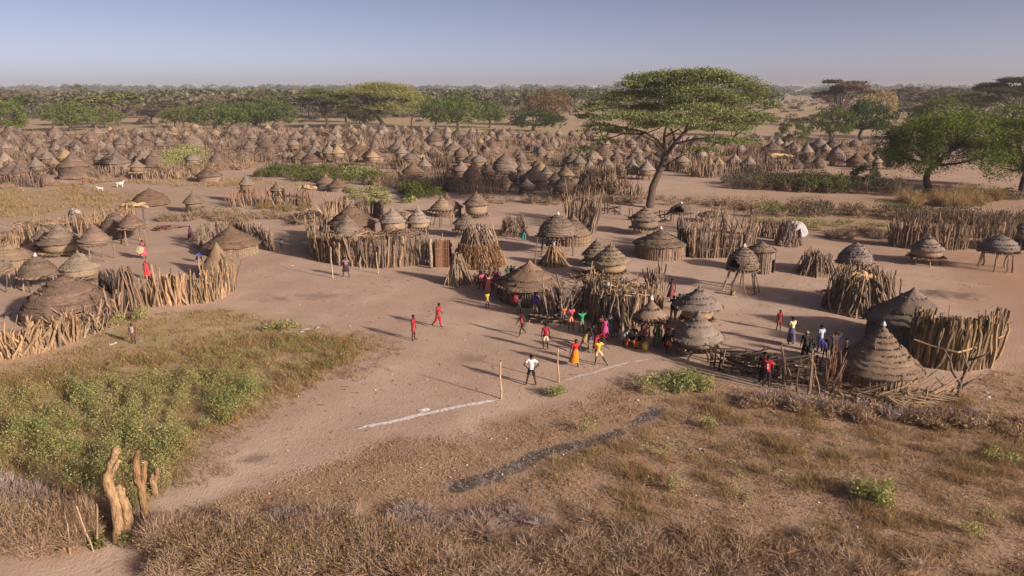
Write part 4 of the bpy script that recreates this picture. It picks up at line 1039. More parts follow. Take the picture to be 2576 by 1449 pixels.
# far woodland: single trees you can tell apart, then one mass
rg = np.random.default_rng(321)
cols = [('flat', (.14, .118, .088), 'brown'), ('flat', OLIVE, 'olive'), ('bare', DRYB, 'leafless'), ('flat', GREYG, 'grey green'), ('round', OLIVE, 'dull green'), ('flat', DARKG, 'dark green')]
zones = [(0, 330, 'above the left end of the village'), (330, 620, 'left of the long leafy clump'), (620, 900, 'behind the leafy clump and leaning acacia'), (900, 1260, 'behind the pale billowing acacia'), (1260, 1560, 'left of the great acacia'), (1560, 1950, 'behind the great acacia crown'), (1950, 2250, 'above the right end of the village'), (2250, 2600, 'behind the big bright tree')]
cells = {}
for k in range(190):
    v = 246 + 74 * rg.uniform(0, 1) ** 1.6; u = rg.uniform(-40, 2620)
    if 1000 < u < 1980 and v > 285 and rg.random() < .75: continue
    if 1900 < u < 2060 and rg.random() < .8: continue
    if u > 1000 and rg.random() < .25: continue
    cells.setdefault(int(np.searchsorted([z[1] for z in zones], min(u, 2599))), []).append((u, v))
ORD = ['nearest', 'second nearest', 'third nearest', 'fourth nearest', 'fifth nearest', 'sixth nearest', 'seventh nearest', 'eighth nearest', 'ninth nearest', 'tenth nearest', 'eleventh nearest', 'twelfth nearest', 'thirteenth nearest', 'fourteenth nearest', 'fifteenth nearest', 'sixteenth nearest', 'seventeenth nearest', 'eighteenth nearest', 'nineteenth nearest', 'twentieth nearest']
for zi, lst in cells.items():
    cnt = {}
    for (u, v) in sorted(lst, key=lambda t: -t[1]):
        w_ = [.34, .2, .16, .15, .1, .05] if u < 1000 else [.16, .26, .08, .2, .2, .1]
        kind, col, word = cols[rg.choice(6, p=w_)]
        i = cnt.get(word, 0); cnt[word] = i + 1
        h = rg.uniform(9, 14.5) if u < 2000 else rg.uniform(10, 15.5); p = G(u, v)
        root = thing({'flat': 'acacia_tree', 'bare': 'bare_tree', 'round': 'leafy_tree'}[kind], f'{word} woodland tree {zones[zi][2]}, {ORD[min(i, 19)]} of its colour', 'tree', (p[0], p[1], 0), 'far woodland trees')
        w = h * (rg.uniform(1.2, 1.7) if kind != 'round' else rg.uniform(.9, 1.2)); va = int(rg.integers(0, 3))
        c, t = tm(kind, va, 'lo'); rz = rg.uniform(0, 6.28); f = rg.uniform(.85, 1.15)
        link('crown', c, root, rot=(0, 0, rz), scale=(w, w, h), color=tuple(q * f for q in col)); link('trunk', t, root, rot=(0, 0, rz), scale=(w, w, h), color=(.13, .10, .085))
# the mass of the forest towards the horizon
def forest(name, n, y0, y1, seed, label, col, hh, cond=None):
    rg = np.random.default_rng(seed); m = MB()
    y = y0 * (y1 / y0) ** rg.uniform(0, 1, n); x = rg.uniform(-.82, .82, n) * y
    for xx, yy in zip(x, y):
        if cond and not cond(xx / yy, yy): continue
        h = rg.uniform(*hh); w = h * rg.uniform(.5, .85); k = 60
        a = rg.uniform(0, 6.28, k); q = np.sqrt(rg.uniform(0, 1, k))
        zc = h * (.98 - .30 * q ** 2 - .22 * rg.uniform(0, 1, k) ** 2)
        m.cards(np.stack([xx + w * q * np.cos(a), yy + w * q * np.sin(a), zc], 1), h * .12, rg, .45, 1.9)
        m.blades(np.array([[xx, yy, 0]]), np.array([[xx + .5, yy, h * .75]]), .5, rg)
    return tag(link(name, m.mesh(name, LEAF), color=col), label, 'woodland', None, 'stuff')
forest('far_woodland', 2400, 350, 1300, 31, 'hazy brownish acacia woodland stretching to the horizon on the left', (.125, .128, .085), (9, 14), lambda s, y: s < .05)
forest('far_woodland', 1900, 440, 1500, 32, 'hazy green woodland stretching to the horizon', (.085, .11, .05), (9, 14.6), lambda s, y: s > -.45 and not (.36 < s < .52 and y < 800))
forest('horizon_woodland', 1500, 1400, 3800, 33, 'blue grey line of forest along the horizon', (.08, .10, .055), (12, 24))
# ------------------------------------------------------------------ the big village beyond: huts, granaries and fences
def far_set(seed, n_roof=4):
    rg = np.random.default_rng(seed); roofs = []
    for k, (kind, tiers) in enumerate([('hat', 5), ('bell', 3), ('dome', 7), ('hat', 4), ('cone', 2)]):
        ms = roof_parts(1.0, 1.0, tiers, kind, seed + k, 20, .05, fringe=False, tip=.18); big = MB()
        for q in ms: big.add(np.concatenate(q.v), np.concatenate(q.q), None, np.concatenate(q.uv))
        roofs.append(big.mesh('roof', THATCH, True))
    m = MB(); m.revolve([(1, 1), (1.02, .5), (.98, 0)], 20, .01, rg, 3); wall = m.mesh('wall', REED, True)
    m = MB(); m.revolve([(1, 1), (1.06, .5), (.95, .05), (.02, .0)], 16, .01, rg, 3); bask = m.mesh('basket', WICKER, True)
    m = MB()
    for k in range(6):
        a = k * math.pi / 3 + .3
        m.tube([(1.05 * math.cos(a), 1.05 * math.sin(a), 0), (.95 * math.cos(a), .95 * math.sin(a), 1)], [.09, .08], 5)
    th = np.linspace(0, 2 * math.pi, 13); m.tube(np.stack([1.15 * np.cos(th), 1.15 * np.sin(th), np.ones(13)], 1), np.full(13, .09), 5)
    for k in range(-2, 3): m.tube([(-1.2, k * .45, 1.02), (1.2, k * .45, 1.02)], [.07, .07], 4)
    return roofs, wall, bask, m.mesh('stilts', WOOD)
FR, FW, FB, FS = far_set(900)
VIL = poly([(-60, 470), (60, 462), (170, 448), (330, 450), (470, 442), (600, 420), (740, 424), (880, 420), (1060, 440), (1120, 468), (1240, 490), (1330, 494), (1440, 488), (1560, 478), (1580, 436), (1820, 440), (1960, 428), (2140, 420), (2260, 440), (2290, 400), (2210, 372), (2000, 360), (1500, 350), (1250, 343), (1000, 333), (700, 328), (420, 331), (200, 338), (-60, 350)])
GREENLANE = poly([(380, 440), (520, 420), (520, 392), (430, 370), (395, 385), (420, 405)])
rg = np.random.default_rng(77)
PL = []
def try_add(x, y, r):
    for (a, b, q) in PL:
        if (a - x) ** 2 + (b - y) ** 2 < (q + r) ** 2: return False
    PL.append((x, y, r)); return True
HUTC = [((.22, .155, .118), 'brown'), ((.26, .20, .165), 'grey brown'), ((.19, .14, .11), 'dark brown'), ((.28, .22, .185), 'pale grey')]
GRNC = [((.30, .25, .215), 'grey'), ((.38, .285, .18), 'straw yellow'), ((.25, .185, .145), 'brown'), ((.33, .26, .21), 'pale')]
FAR = []
SPOT = [(200, 448, 'hut', 3, 2.5, 2.0, (.23, .165, .13), 2), (527, 456, 'hut', 2.0, 2.3, 2.4, BRN, 4), (55, 462, 'gran', 1.3, .9, 3.4, GREY, 0), (96, 440, 'gran', 1.3, .7, 3.2, (.30, .25, .21), 3), (165, 415, 'gran', 1.4, .6, 3.0, (.42, .31, .18), 1),
        (350, 452, 'gran', 1.3, 1.2, 3.4, GREY, 1), (625, 510, 'gran', 1.05, 1.5, 3.4, (.24, .20, .17), 1), (490, 533, 'gran', 1.25, .5, 2.6, GREY, 0), (380, 516, 'hut', 2.2, 2.2, 2.0, (.21, .14, .10), 2), (703, 512, 'gran', 1.1, 1.0, 3.0, (.33, .27, .21), 3),
        (1270, 482, 'gran', 1.05, .5, 2.7, (.36, .28, .185), 4), (1324, 486, 'gran', 1.2, .4, 2.3, (.22, .18, .155), 3), (1417, 500, 'gran', 1.5, .9, 3.3, (.25, .20, .17), 0), (1360, 446, 'gran', 1.2, .5, 2.9, (.42, .33, .2), 0), (1590, 448, 'gran', 1.2, .7, 3.3, (.30, .255, .22), 0), (1625, 452, 'gran', 1.4, .7, 3.4, (.29, .25, .22), 3),
        (1784, 440, 'gran', 1.1, .2, 3.2, (.58, .45, .26), 4), (1805, 432, 'gran', 1.2, .6, 2.9, (.46, .36, .22), 1), (1040, 445, 'hut', 1.9, 1.6, 2.5, (.23, .155, .115), 1), (1010, 408, 'gran', 1.4, .9, 3.6, (.27, .22, .19), 3), (1205, 432, 'gran', 1.5, 1.0, 3.0, (.25, .21, .18), 2), (1145, 480, 'hut', 1.8, 1.6, 2.0, (.17, .145, .125), 2),
        (820, 470, 'hut', 1.6, 1.0, 1.9, (.22, .15, .11), 1), (850, 480, 'hut', 1.6, 1.0, 1.9, (.22, .15, .11), 4), (830, 408, 'gran', 1.6, .9, 3.8, (.34, .28, .22), 0), (850, 408, 'gran', 1.6, .9, 3.6, (.42, .33, .22), 3), (940, 408, 'hut', 2.3, 1.3, 3.3, (.21, .15, .115), 0), (760, 410, 'hut', 2.2, 1.3, 2.6, (.23, .165, .13), 1), (1440, 420, 'hut', 2.0, 1.3, 3.0, (.20, .155, .125), 1)]
for (u, v, k, R, zb, H, col, ri) in SPOT:
    p = G(u, v); PL.append((p[0], p[1], R)); FAR.append((p[0], p[1], k, R, zb if k == 'gran' else None, H, col, None, ri))
for t in range(16000):
    if len(FAR) >= 400: break
    a, b = VIL.min(0), VIL.max(0)
    x, y = rg.uniform(a[0], b[0]), rg.uniform(a[1], b[1])
    x_, y_ = np.array([x]), np.array([y])
    if not inside(VIL, x_, y_)[0] or inside(GREENLANE, x_, y_)[0] or abs(x / y) > .8: continue
    g = rg.random() < .54
    R = rg.uniform(.85, 1.5) if g else rg.uniform(1.4, 2.7)
    if vnoise(x_ / 14, y_ / 14, 4)[0] < .17: continue
    if not try_add(x, y, R + .35): continue
    if g:
        c, w = GRNC[rg.choice(4, p=[.38, .18, .24, .20])]; FAR.append((x, y, 'gran', R, rg.uniform(.2, 1.1), R * rg.uniform(1.8, 2.5), c, w, int(rg.choice([0, 3, 1, 2, 4]))))
    else:
        c, w = HUTC[rg.integers(0, 4)]; FAR.append((x, y, 'hut', R, None, R * rg.uniform(1.1, 1.5), c, w, int(rg.choice([0, 1, 1, 2, 4]))))
def pix(x, y):
    dep = y * CP + HC * SP
    return PW / 2 + FPX * x / dep, PH / 2 + FPX * -(y * SP - HC * CP) / dep
VZ = [(-99, 230, 'at the left edge'), (230, 420, 'under the small bright tree'), (420, 640, 'under the dull green tree'), (640, 800, 'under the long leafy clump'), (800, 940, 'under the leaning dark acacia'), (940, 1090, 'under the pale billowing acacia'), (1090, 1260, 'under the thin trunked leafy tree'), (1260, 1450, 'under the low dark green tree'), (1450, 1660, 'left of the great acacia trunk'), (1660, 1900, 'right of the great acacia trunk'), (1900, 2080, 'below the round grey green bush'), (2080, 2700, 'beside the big bright tree')]
ROWS = ['front', 'second', 'third', 'fourth', 'fifth', 'sixth', 'seventh', 'eighth', 'ninth', 'tenth', 'eleventh', 'twelfth', 'thirteenth', 'fourteenth', 'fifteenth', 'sixteenth', 'seventeenth', 'eighteenth', 'nineteenth', 'twentieth', 'twenty-first', 'twenty-second', 'twenty-third', 'twenty-fourth', 'twenty-fifth', 'twenty-sixth', 'twenty-seventh', 'twenty-eighth', 'twenty-ninth', 'thirtieth']
cnt = {}
for (x, y, kind, R, zb, H, col, word, ri) in sorted(FAR, key=lambda t: t[1]):
    u, v = pix(x, y)
    zi = next(i for i, z in enumerate(VZ) if u < z[1])
    if word is None:
        lum = sum(col); word = 'straw yellow' if col[0] - col[2] > .16 else ('dark brown' if lum < .48 else 'brown' if lum < .56 else 'grey brown' if lum < .68 else 'grey')
    kw = 'granary' if kind == 'gran' else 'thatched hut'
    key = (zi, word, kw); i = cnt.get(key, 0); cnt[key] = i + 1
    lab = f'{word} far {kw} {VZ[zi][2]}, ' + ('nearest of its colour' if i == 0 else f'{ROWS[min(i, 29)]} nearest of its colour')
    root = thing('granary' if kind == 'gran' else 'thatched_hut', lab, 'granary' if kind == 'gran' else 'hut', (x, y, float(hgt(x, y))), 'granaries of the far village' if kind == 'gran' else 'huts of the far village', rg.uniform(0, 6.28))
    f = rg.uniform(.62, 1.05); col = tuple(q * f for q in col)
    if kind == 'gran':
        Rb = R * rg.uniform(.74, .84); hb = H * .27
        link('stilts', FS, root, scale=(Rb, Rb, zb), color=STICK)
        link('basket', FB, root, (0, 0, zb), scale=(Rb, Rb, hb * 1.25), color=(.25, .185, .125) if rg.random() < .75 else TAN)
        link('roof', FR[ri], root, (0, 0, zb + hb), scale=(R, R, (H - zb - hb) * .9 if H - zb - hb > 1.1 else 1.15), color=col)
    else:
        hw = .25 if ri == 2 else H * .36
        link('wall', FW, root, scale=(R * .88, R * .88, hw * 1.3), color=ROSE)
        link('roof', FR[ri], root, (0, 0, hw), scale=(R, R, H - hw), color=col)

# stick fences of the far village: eight bends, the sticks of each joined (a stick there is two pixels wide)
FEN = []
for k in range(8):
    rg2 = np.random.default_rng(600 + k); m = MB(); L = 7 + 1.2 * k
    bend = rg2.uniform(-.16, .16); n = int(L / .16)
    for i in range(n):
        s = (i / n - .5) * L + rg2.normal(0, .06); h = rg2.uniform(1.5, 2.5) * (1.25 if rg2.random() < .08 else 1)
        b = np.array([s, bend * s * s * .6 + rg2.normal(0, .16), -.05]); t = b + [rg2.normal(0, .28), rg2.normal(0, .24), h]
        m.tube([b, (b + t) / 2 + rg2.normal(0, .06, 3), t], [.075, .065, .04], 4, False)
    FEN.append(m.mesh('sticks', WOOD))
rg = np.random.default_rng(78); cnt = {}
FS_ = [(30, 464, 1, .1), (85, 470, 0, -.1), (290, 448, 2, .2), (400, 446, 4, .1), (430, 450, 2, -.1), (690, 516, 3, .1), (1110, 470, 3, .9), (1215, 486, 3, 0), (1480, 488, 5, .1), (1520, 490, 3, .15), (1545, 478, 2, .8), (1765, 444, 1, 0), (1870, 436, 2, .1), (1930, 430, 2, -.1), (1640, 430, 4, .1), (250, 440, 1, .2), (1600, 425, 3, 0), (2020, 425, 2, .1), (1090, 440, 2, .4), (720, 425, 2, 0), (980, 425, 2, .1), (650, 408, 4, .2)]
lst = [(*G(u, v), k, r) for u, v, k, r in FS_]
for t in range(9000):
    if len(lst) >= 205: break
    a, b = VIL.min(0), VIL.max(0); x, y = rg.uniform(a[0], b[0]), rg.uniform(a[1], b[1]); x_, y_ = np.array([x]), np.array([y])
    if not inside(VIL, x_, y_)[0] or inside(GREENLANE, x_, y_)[0] or abs(x / y) > .8: continue
    if min(math.hypot(x - q[0], y - q[1]) for q in lst) < 4.5: continue
    if min((x - q[0]) ** 2 + (y - q[1]) ** 2 for q in PL) < 2.2 ** 2: continue
    lst.append((x, y, int(rg.integers(0, 8)), rg.normal(0, .7)))
for (x, y, k, r) in sorted(lst, key=lambda t: t[1]):
    u, v = pix(x, y); zi = next(i for i, z in enumerate(VZ) if u < z[1]); i = cnt.get(zi, 0); cnt[zi] = i + 1
    root = thing('palisade', f'far stick fence {VZ[zi][2]}, ' + ('nearest one' if i == 0 else f'{ROWS[min(i, 29)]} nearest one'), 'palisade', (x, y, float(hgt(x, y))), 'stick fences of the far village', r)
    f = rg.uniform(.6, 1.05)
    link('sticks', FEN[k], root, scale=(rg.uniform(.5, 1.1), 1, rg.uniform(.55, 1.0)), color=tuple(q * f for q in [(.33, .255, .20), (.28, .22, .18), (.24, .18, .145), (.38, .29, .215)][int(rg.integers(0, 4))]), kind='stuff')
# loose poles and brush standing everywhere between the far huts
m = MB(); rg = np.random.default_rng(79); x, y = sample_poly(VIL, .24, 80, 7, .3)
k = ~inside(GREENLANE, x, y); x, y = x[k], y[k]; k = np.random.default_rng(1).random(len(x)) < .9
n = len(x); b = np.stack([x, y, np.zeros(n)], 1); hh = rg.uniform(.6, 1.8, n)
for q in range(2):
    b2 = b + rg.normal(0, .5, (n, 3)) * [1, 1, 0]; m.blades(b2, b2 + np.stack([rg.normal(0, .8, n) * hh, rg.normal(0, .8, n) * hh, hh], 1), np.clip(.0011 * y, .11, .24), rg)
tag(link('loose_poles', m.mesh('loose_poles', WOOD), color=(.24, .18, .14)), 'loose poles and brush standing between the far huts', None, None, 'stuff')
root = thing('palisade', 'fence of reddish bark slabs below the yellow hides', 'palisade', P3(690, 514), 'stick palisades')
link('sticks', FEN[3], root, color=(.27, .15, .095), kind='stuff')
stick_cone('big loose stack of crooked poles left of the great acacia trunk', 1505, 489, 130, 432, 150, top=.62, thick=.12, seed=140, spread=.5)
palisade('neat row of pinkish bark poles right of the great acacia trunk', [(1732, 444), (1750, 446), (1790, 447), (1810, 443)], 2.6, 22, .22, 141, along=.05, lean=.05, var=.08, color=(.33, .235, .18), tall=0)
bundle_heap('pale hides on a rack at the right end of the far village', 1960, 426, 2.3, 70, 142, 8, (.40, .29, .17))
bundle_heap('yellow hides on a rack in the left rear of the far village', 430, 352, 1.6, 40, 143, 6, STRAW)
bundle_heap('orange brown hides heaped before the middle of the far village', 1168, 440, 1.4, 60, 144, 7, (.30, .16, .085))
bundle_heap('yellow sheaves beside the brown far huts, left of the middle', 1065, 418, 1.5, 40, 145, 6, STRAW)
# ------------------------------------------------------------------ weeds, scrub and thorn hedges (nobody could count them)
W_LUSH = mat_weed('lush_weeds', (.18, .255, .08), (.29, .32, .125), (.38, .33, .165), .35, .3)
W_DRY = mat_weed('dry_weeds', (.36, .255, .14), (.31, .195, .10), (.25, .21, .09), .5, .3)
W_STRAW = mat_weed('straw_litter', (.44, .32, .20), (.33, .22, .14), (.26, .18, .125), .6, .2)
W_TWIG = mat_weed('thorn_twigs', (.36, .255, .175), (.40, .31, .25), (.28, .195, .13), .6, .1)
W_PINK = mat_weed('grey_thorns', (.42, .35, .33), (.34, .265, .24), (.25, .185, .165), .6, .1)
W_GREEN = mat_weed('green_shrub', (.065, .095, .025), (.10, .125, .032), (.15, .15, .05), .3, .3)
W_DARK = mat_weed('dark_shrub', (.06, .07, .03), (.095, .085, .05), (.14, .11, .075), .3, .25)
def ground(x, y, z=0.0): return np.stack([x, y, hgt(x, y) + z], 1)
def stuff(name, label, mb, mats):
    return tag(link(name, mb.mesh(name, mats)), label, None, None, 'stuff')
def tufts(m, x, y, h, nb, spread, w, seed, mi=0, lean=.35):
    if len(x):
        k = np.minimum(segdist(ASH, x, y), segdist(ASH2, x, y)) > (.45 if h < .2 else .75); x, y = x[k], y[k]
    rg = np.random.default_rng(seed); n = len(x)
    if n == 0: return
    hh = h * rg.uniform(.5, 1.4, n)
    b = np.repeat(ground(x, y), nb, 0); H = np.repeat(hh, nb)
    k = len(b); b[:, :2] += rg.normal(0, spread, (k, 2))
    t = b + np.stack([rg.normal(0, lean, k) * H, rg.normal(0, lean, k) * H, H * rg.uniform(.55, 1.1, k)], 1)
    m.blades(b, t, w, rg, .04, mi)
def bushes(m, x, y, r, h, twigs, leaves, seed, tw=.03, lf=.09, mi=(0, 1), flat=.2):
    rg = np.random.default_rng(seed); n = len(x)
    if n == 0: return
    s = rg.uniform(.6, 1.3, n); g0 = ground(x, y)
    if twigs:
        b = np.repeat(g0, twigs, 0); k = len(b); S_ = np.repeat(s, twigs)
        a = rg.uniform(0, 6.28, k); q = np.sqrt(rg.uniform(0, 1, k)); el = rg.uniform(.25, 1.0, k)
        t = b + np.stack([r * S_ * q * np.cos(a), r * S_ * q * np.sin(a), h * S_ * el * np.sqrt(1 - .7 * q * q)], 1)
        f = rg.uniform(0, .55, (k, 1)); b2 = b * (1 - f) + t * f + rg.normal(0, .12, (k, 3)) * r; b2[:, 2] = np.maximum(b2[:, 2], b[:, 2])
        m.blades(b2, t, tw, rg, .05, mi[0])
    if leaves:
        b = np.repeat(g0, leaves, 0); k = len(b); S_ = np.repeat(s, leaves)
        a = rg.uniform(0, 6.28, k); q = np.sqrt(rg.uniform(0, 1, k))
        c = b + np.stack([r * S_ * q * np.cos(a), r * S_ * q * np.sin(a), h * S_ * np.sqrt(1 - .75 * q * q) * rg.uniform(.35, 1.05, k)], 1)
        m.cards(c, lf, rg, flat, 1.8, mi[1])
# green weeds left of the pitch
m = MB(); x, y = sample_poly(ZP['lush'], 4.2, 1, 1.6, .1); bushes(m, x, y, .42, .95, 40, 230, 1, .012, .036)
stuff('weeds', 'knee high green weeds growing left of the path', m, [W_DRY, W_LUSH])
m = MB(); x, y = sample_poly(ZP['weeds'], 7, 2, 1.8, .12); k = ~inside(ZP['lush'], x, y) | (np.random.default_rng(3).random(len(x)) < .25); x, y = x[k], y[k]
tufts(m, x, y, .42, 30, .22, .018, 4, 0, .5); bushes(m, x[::3], y[::3], .35, .5, 20, 90, 5, .011, .034, (0, 1))
x, y = sample_line(np.concatenate([ZP['weeds'], ZP['weeds'][:1]]), 2.4, 1500, 77); k = ~inside(PATH, x, y); x, y = x[k], y[k]; tufts(m, x, y, .22, 14, .16, .016, 78, 0, .6)
stuff('dry_weeds', 'dry orange and olive weeds between the left fence and the pitch', m, [W_DRY, W_LUSH])
m = MB(); x, y = sample_poly(ZP['lawn'], 9, 6, 1.2, .25); tufts(m, x, y, .14, 14, .2, .03, 7, 0, .6)
for px_ in ((385, 762, 16), (250, 826, 14), (360, 800, 8), (300, 815, 10)):
    q = G(px_[0], px_[1]); rg = np.random.default_rng(px_[0]); bushes(m, q[0] + rg.normal(0, px_[2] * mpp(px_[1]) / 2, 12), q[1] + rg.normal(0, .3, 12), .3, .7, 6, 60, px_[0], .02, .07, (0, 1))
stuff('short_grass', 'short yellow grass and small green tufts by the left fence', m, [W_DRY, W_LUSH])
m = MB()
for k_ in ('leftfield', 'leftfield2'):
    x, y = sample_poly(ZP[k_], .9, 8, 4, .35); tufts(m, x, y, .45, 14, .5, .07, 9, 0, .5)
stuff('dry_grass', 'dry orange grass on the far left clearing', m, [W_DRY])
# dry scrub lower right
m = MB(); x, y = sample_poly(ZP['scrub'], 14, 11, .5, .1); tufts(m, x, y, .07, 18, .18, .020, 12, 0, 1.0)
x, y = sample_poly(ZP['scrub'], 7, 13, 1.1, .38); k = inside(poly([(1250, 1330), (1330, 1200), (1700, 1010), (2700, 1000), (2700, 1500), (1250, 1500)]), x, y); tufts(m, x[k], y[k], .34, 40, .18, .012, 14, 1, .5)
stuff('dry_scrub', 'trampled straw and dry tufts right of the pitch', m, [W_STRAW, W_DRY])
m = MB(); x, y = sample_poly(poly([(1400, 1300), (1700, 1030), (2600, 1050), (2700, 1500), (1400, 1500)]), .55, 15, 1.5, .5); bushes(m, x, y, .28, .34, 8, 50, 16, .012, .04)
q = G(2205, 1262); rg = np.random.default_rng(4); bushes(m, q[0] + rg.normal(0, .35, 9), q[1] + rg.normal(0, .25, 9), .35, .75, 14, 130, 17, .014, .06)
for (u, v) in ((1690, 1235), (1470, 1090), (2490, 1160), (2540, 1170), (1780, 1080), (2440, 1350), (1395, 998), (1385, 996), (1405, 992)):
    q = G(u, v); bushes(m, np.array([q[0], q[0] + .2]), np.array([q[1], q[1] + .15]), .33, .6, 14, 130, int(u), .014, .045)
stuff('small_green_plants', 'scattered small green plants in the dry scrub', m, [W_DRY, W_LUSH])
m = MB(); x, y = sample_poly(ZP['green2'], 7, 18, 1.0, .2); bushes(m, x, y, .38, .55, 10, 110, 19, .018, .055)
stuff('green_patch', 'patch of bright green creepers beyond the ash line', m, [W_DRY, W_LUSH])
m = MB(); q = G(712, 828); rg = np.random.default_rng(8); bushes(m, q[0] + rg.normal(0, .4, 14), q[1] + rg.normal(0, .4, 14), .35, .6, 12, 40, 20, .025, .07)
stuff('weed_clump', 'olive weed clump on bare ground left of the players', m, [W_DRY, W_LUSH])
# thorn hedges of the foreground
def hedge(name, label, px, width, n, r, h, twigs, leaves, mats, seed, tw=.03, lf=.09):
    x, y = sample_line(poly(px), width, n, seed); m = MB(); bushes(m, x, y, r, h, twigs, leaves, seed, tw, lf)
    return stuff(name, label, m, mats)
hedge('thorn_hedge', 'thick dead thorn hedge right of the cut tree gateway, along the bottom', [(418, 1378), (450, 1376), (560, 1385), (720, 1400), (900, 1405), (1100, 1415)], 1.5, 230, .75, .95, 240, 44, [W_TWIG, W_DRY], 31, .014, .04)
hedge('thorn_hedge', 'pinkish dry brush along the bottom edge, right half', [(1050, 1420), (1300, 1425), (1600, 1430), (1900, 1440), (2200, 1455)], 2.1, 230, .8, .72, 200, 24, [W_TWIG, W_DRY], 32, .013, .035)
hedge('thorn_bush', 'tall purplish twig bush at the right side of the cut tree gateway', [(392, 1376), (408, 1366), (425, 1380)], .4, 9, .5, 1.25, 260, 10, [W_TWIG, W_DRY], 40, .013, .04)
hedge('thorn_bush', 'tall purplish twig bush behind the tall pale trunk of the gateway', [(225, 1330), (245, 1320)], .4, 6, .45, 1.35, 260, 6, [W_TWIG, W_DRY], 41, .013, .04)
hedge('thorn_hedge', 'grey thorn heap on top of the bottom hedge', [(600, 1340), (760, 1340), (900, 1345), (1000, 1335), (1200, 1330), (1350, 1320)], .9, 110, .6, .6, 200, 0, [W_PINK, W_DRY], 33, .013)
hedge('thorn_hedge', 'brown thorn hedge left of the cut tree gateway', [(-60, 1350), (40, 1350), (140, 1348), (205, 1338)], 1.3, 95, .75, 1.1, 240, 50, [W_TWIG, W_DRY], 34, .014, .04)
hedge('thorn_hedge', 'pale grey thorns at the far left edge below the green weeds', [(-60, 1222), (20, 1232), (90, 1262)], .8, 36, .5, .8, 140, 0, [W_PINK, W_DRY], 35, .02)
hedge('hedge_leaves', 'yellow green leaves growing through the bottom thorn hedge', [(500, 1390), (640, 1410), (760, 1425), (860, 1430)], 1.3, 42, .5, .85, 20, 160, [W_TWIG, mat_weed('yellow_leaves', (.20, .18, .03), (.16, .16, .035), (.24, .17, .07), .8)], 36, .014, .036)
hedge('hedge_leaves', 'green leaves at the foot of the left thorn hedge', [(150, 1370), (200, 1378), (240, 1362), (415, 1400), (480, 1392)], .4, 16, .25, .5, 6, 110, [W_TWIG, W_GREEN], 37, .016, .05)
hedge('brush_line', 'row of grey and brown thorn bushes below the onlookers', [(1880, 1012), (1960, 1022), (2060, 1030), (2160, 1045), (2280, 1052), (2420, 1070), (2620, 1080)], 1.2, 90, .55, .6, 100, 12, [W_TWIG, W_DRY], 38, .026, .07)
hedge('brush_line', 'pale thorn clumps in the bush row below the onlookers', [(1920, 1008), (2020, 1022), (2150, 1035), (2330, 1062), (2450, 1055)], .7, 34, .5, .7, 120, 0, [W_PINK, W_DRY], 39, .022)
# shrub bands between compounds
def band(name, label, pg, dens, r, h, twigs, leaves, mats, seed, lf=.2, tw=.05, lo=.1):
    x, y = sample_poly(poly(pg), dens * 1.35, seed, 3.5, lo); m = MB(); bushes(m, x, y, r, h, int(twigs * 1.4), int(leaves * 2.0), seed, tw * .75, lf * .68)
    return stuff(name, label, m, mats)
band('shrub_band', 'dark green shrubs along the lane before the far village', [(640, 432), (760, 428), (920, 430), (960, 450), (940, 468), (800, 462), (650, 446)], .45, 1.1, 1.4, 20, 90, [W_TWIG, W_GREEN], 51, .2, .05, .34)
band('shrub_band', 'bright green shrub clump at the corner of the lane', [(840, 436), (900, 432), (960, 440), (940, 452), (850, 450)], .5, 1.0, 1.4, 6, 120, [W_TWIG, W_LUSH], 52)
band('shrub_band', 'purplish dry brush beside the green lane shrubs', [(905, 440), (1060, 446), (1080, 470), (930, 478)], .45, 1.0, 1.3, 70, 12, [W_TWIG, W_DARK], 53)
band('shrub_band', 'dark round green bushes at the end of the lane', [(1000, 478), (1080, 476), (1100, 500), (1030, 505)], .6, 1.1, 1.4, 10, 130, [W_TWIG, W_GREEN], 54)
band('shrub_band', 'olive weeds beside the lane bushes', [(700, 470), (1000, 478), (1060, 510), (900, 520), (830, 480)], .35, .8, .8, 24, 60, [W_DRY, W_LUSH], 55)
band('shrub_band', 'brown brush row with green sprigs behind the left compound', [(400, 548), (520, 540), (640, 535), (760, 540), (760, 560), (600, 560), (480, 556), (410, 560)], .9, .8, 1.0, 80, 16, [W_TWIG, W_GREEN], 56, .12, .04)
band('shrub_band', 'reddish brush below the bark slab fence', [(640, 512), (760, 508), (790, 530), (650, 545)], .8, .8, 1.0, 80, 10, [W_DRY, W_GREEN], 57, .12, .04)
band('shrub_band', 'brown thorn row with weeds left of the acacia trunk', [(1200, 498), (1330, 502), (1560, 498), (1625, 500), (1625, 516), (1500, 518), (1300, 515), (1210, 510)], .6, .9, 1.2, 60, 34, [W_TWIG, W_DARK], 58, .14, .04)
band('shrub_band', 'brown thorn row right of the acacia trunk', [(1645, 500), (1760, 505), (1880, 518), (1880, 534), (1760, 522), (1645, 516)], .6, .9, 1.2, 70, 26, [W_TWIG, W_DARK], 59, .14, .04)
band('shrub_band', 'dark hedge in shade right of the village road', [(1822, 462), (1900, 458), (2050, 462), (2200, 474), (2300, 484), (2290, 496), (2150, 490), (1960, 482), (1830, 474)], .55, 1.2, 2.1, 40, 90, [W_TWIG, W_DARK], 60)
band('shrub_band', 'dark green bushes in the shaded hedge', [(2020, 470), (2120, 472), (2140, 488), (2030, 486)], .5, 1.1, 2.2, 8, 130, [W_TWIG, W_GREEN], 61)
band('shrub_band', 'grey green shrub band crossing the right side', [(1880, 528), (2040, 520), (2200, 528), (2340, 540), (2576, 548), (2640, 560), (2640, 590), (2500, 580), (2250, 556), (2060, 548), (1890, 546)], .5, 1.0, 1.4, 50, 60, [W_TWIG, W_DARK], 62, .14)
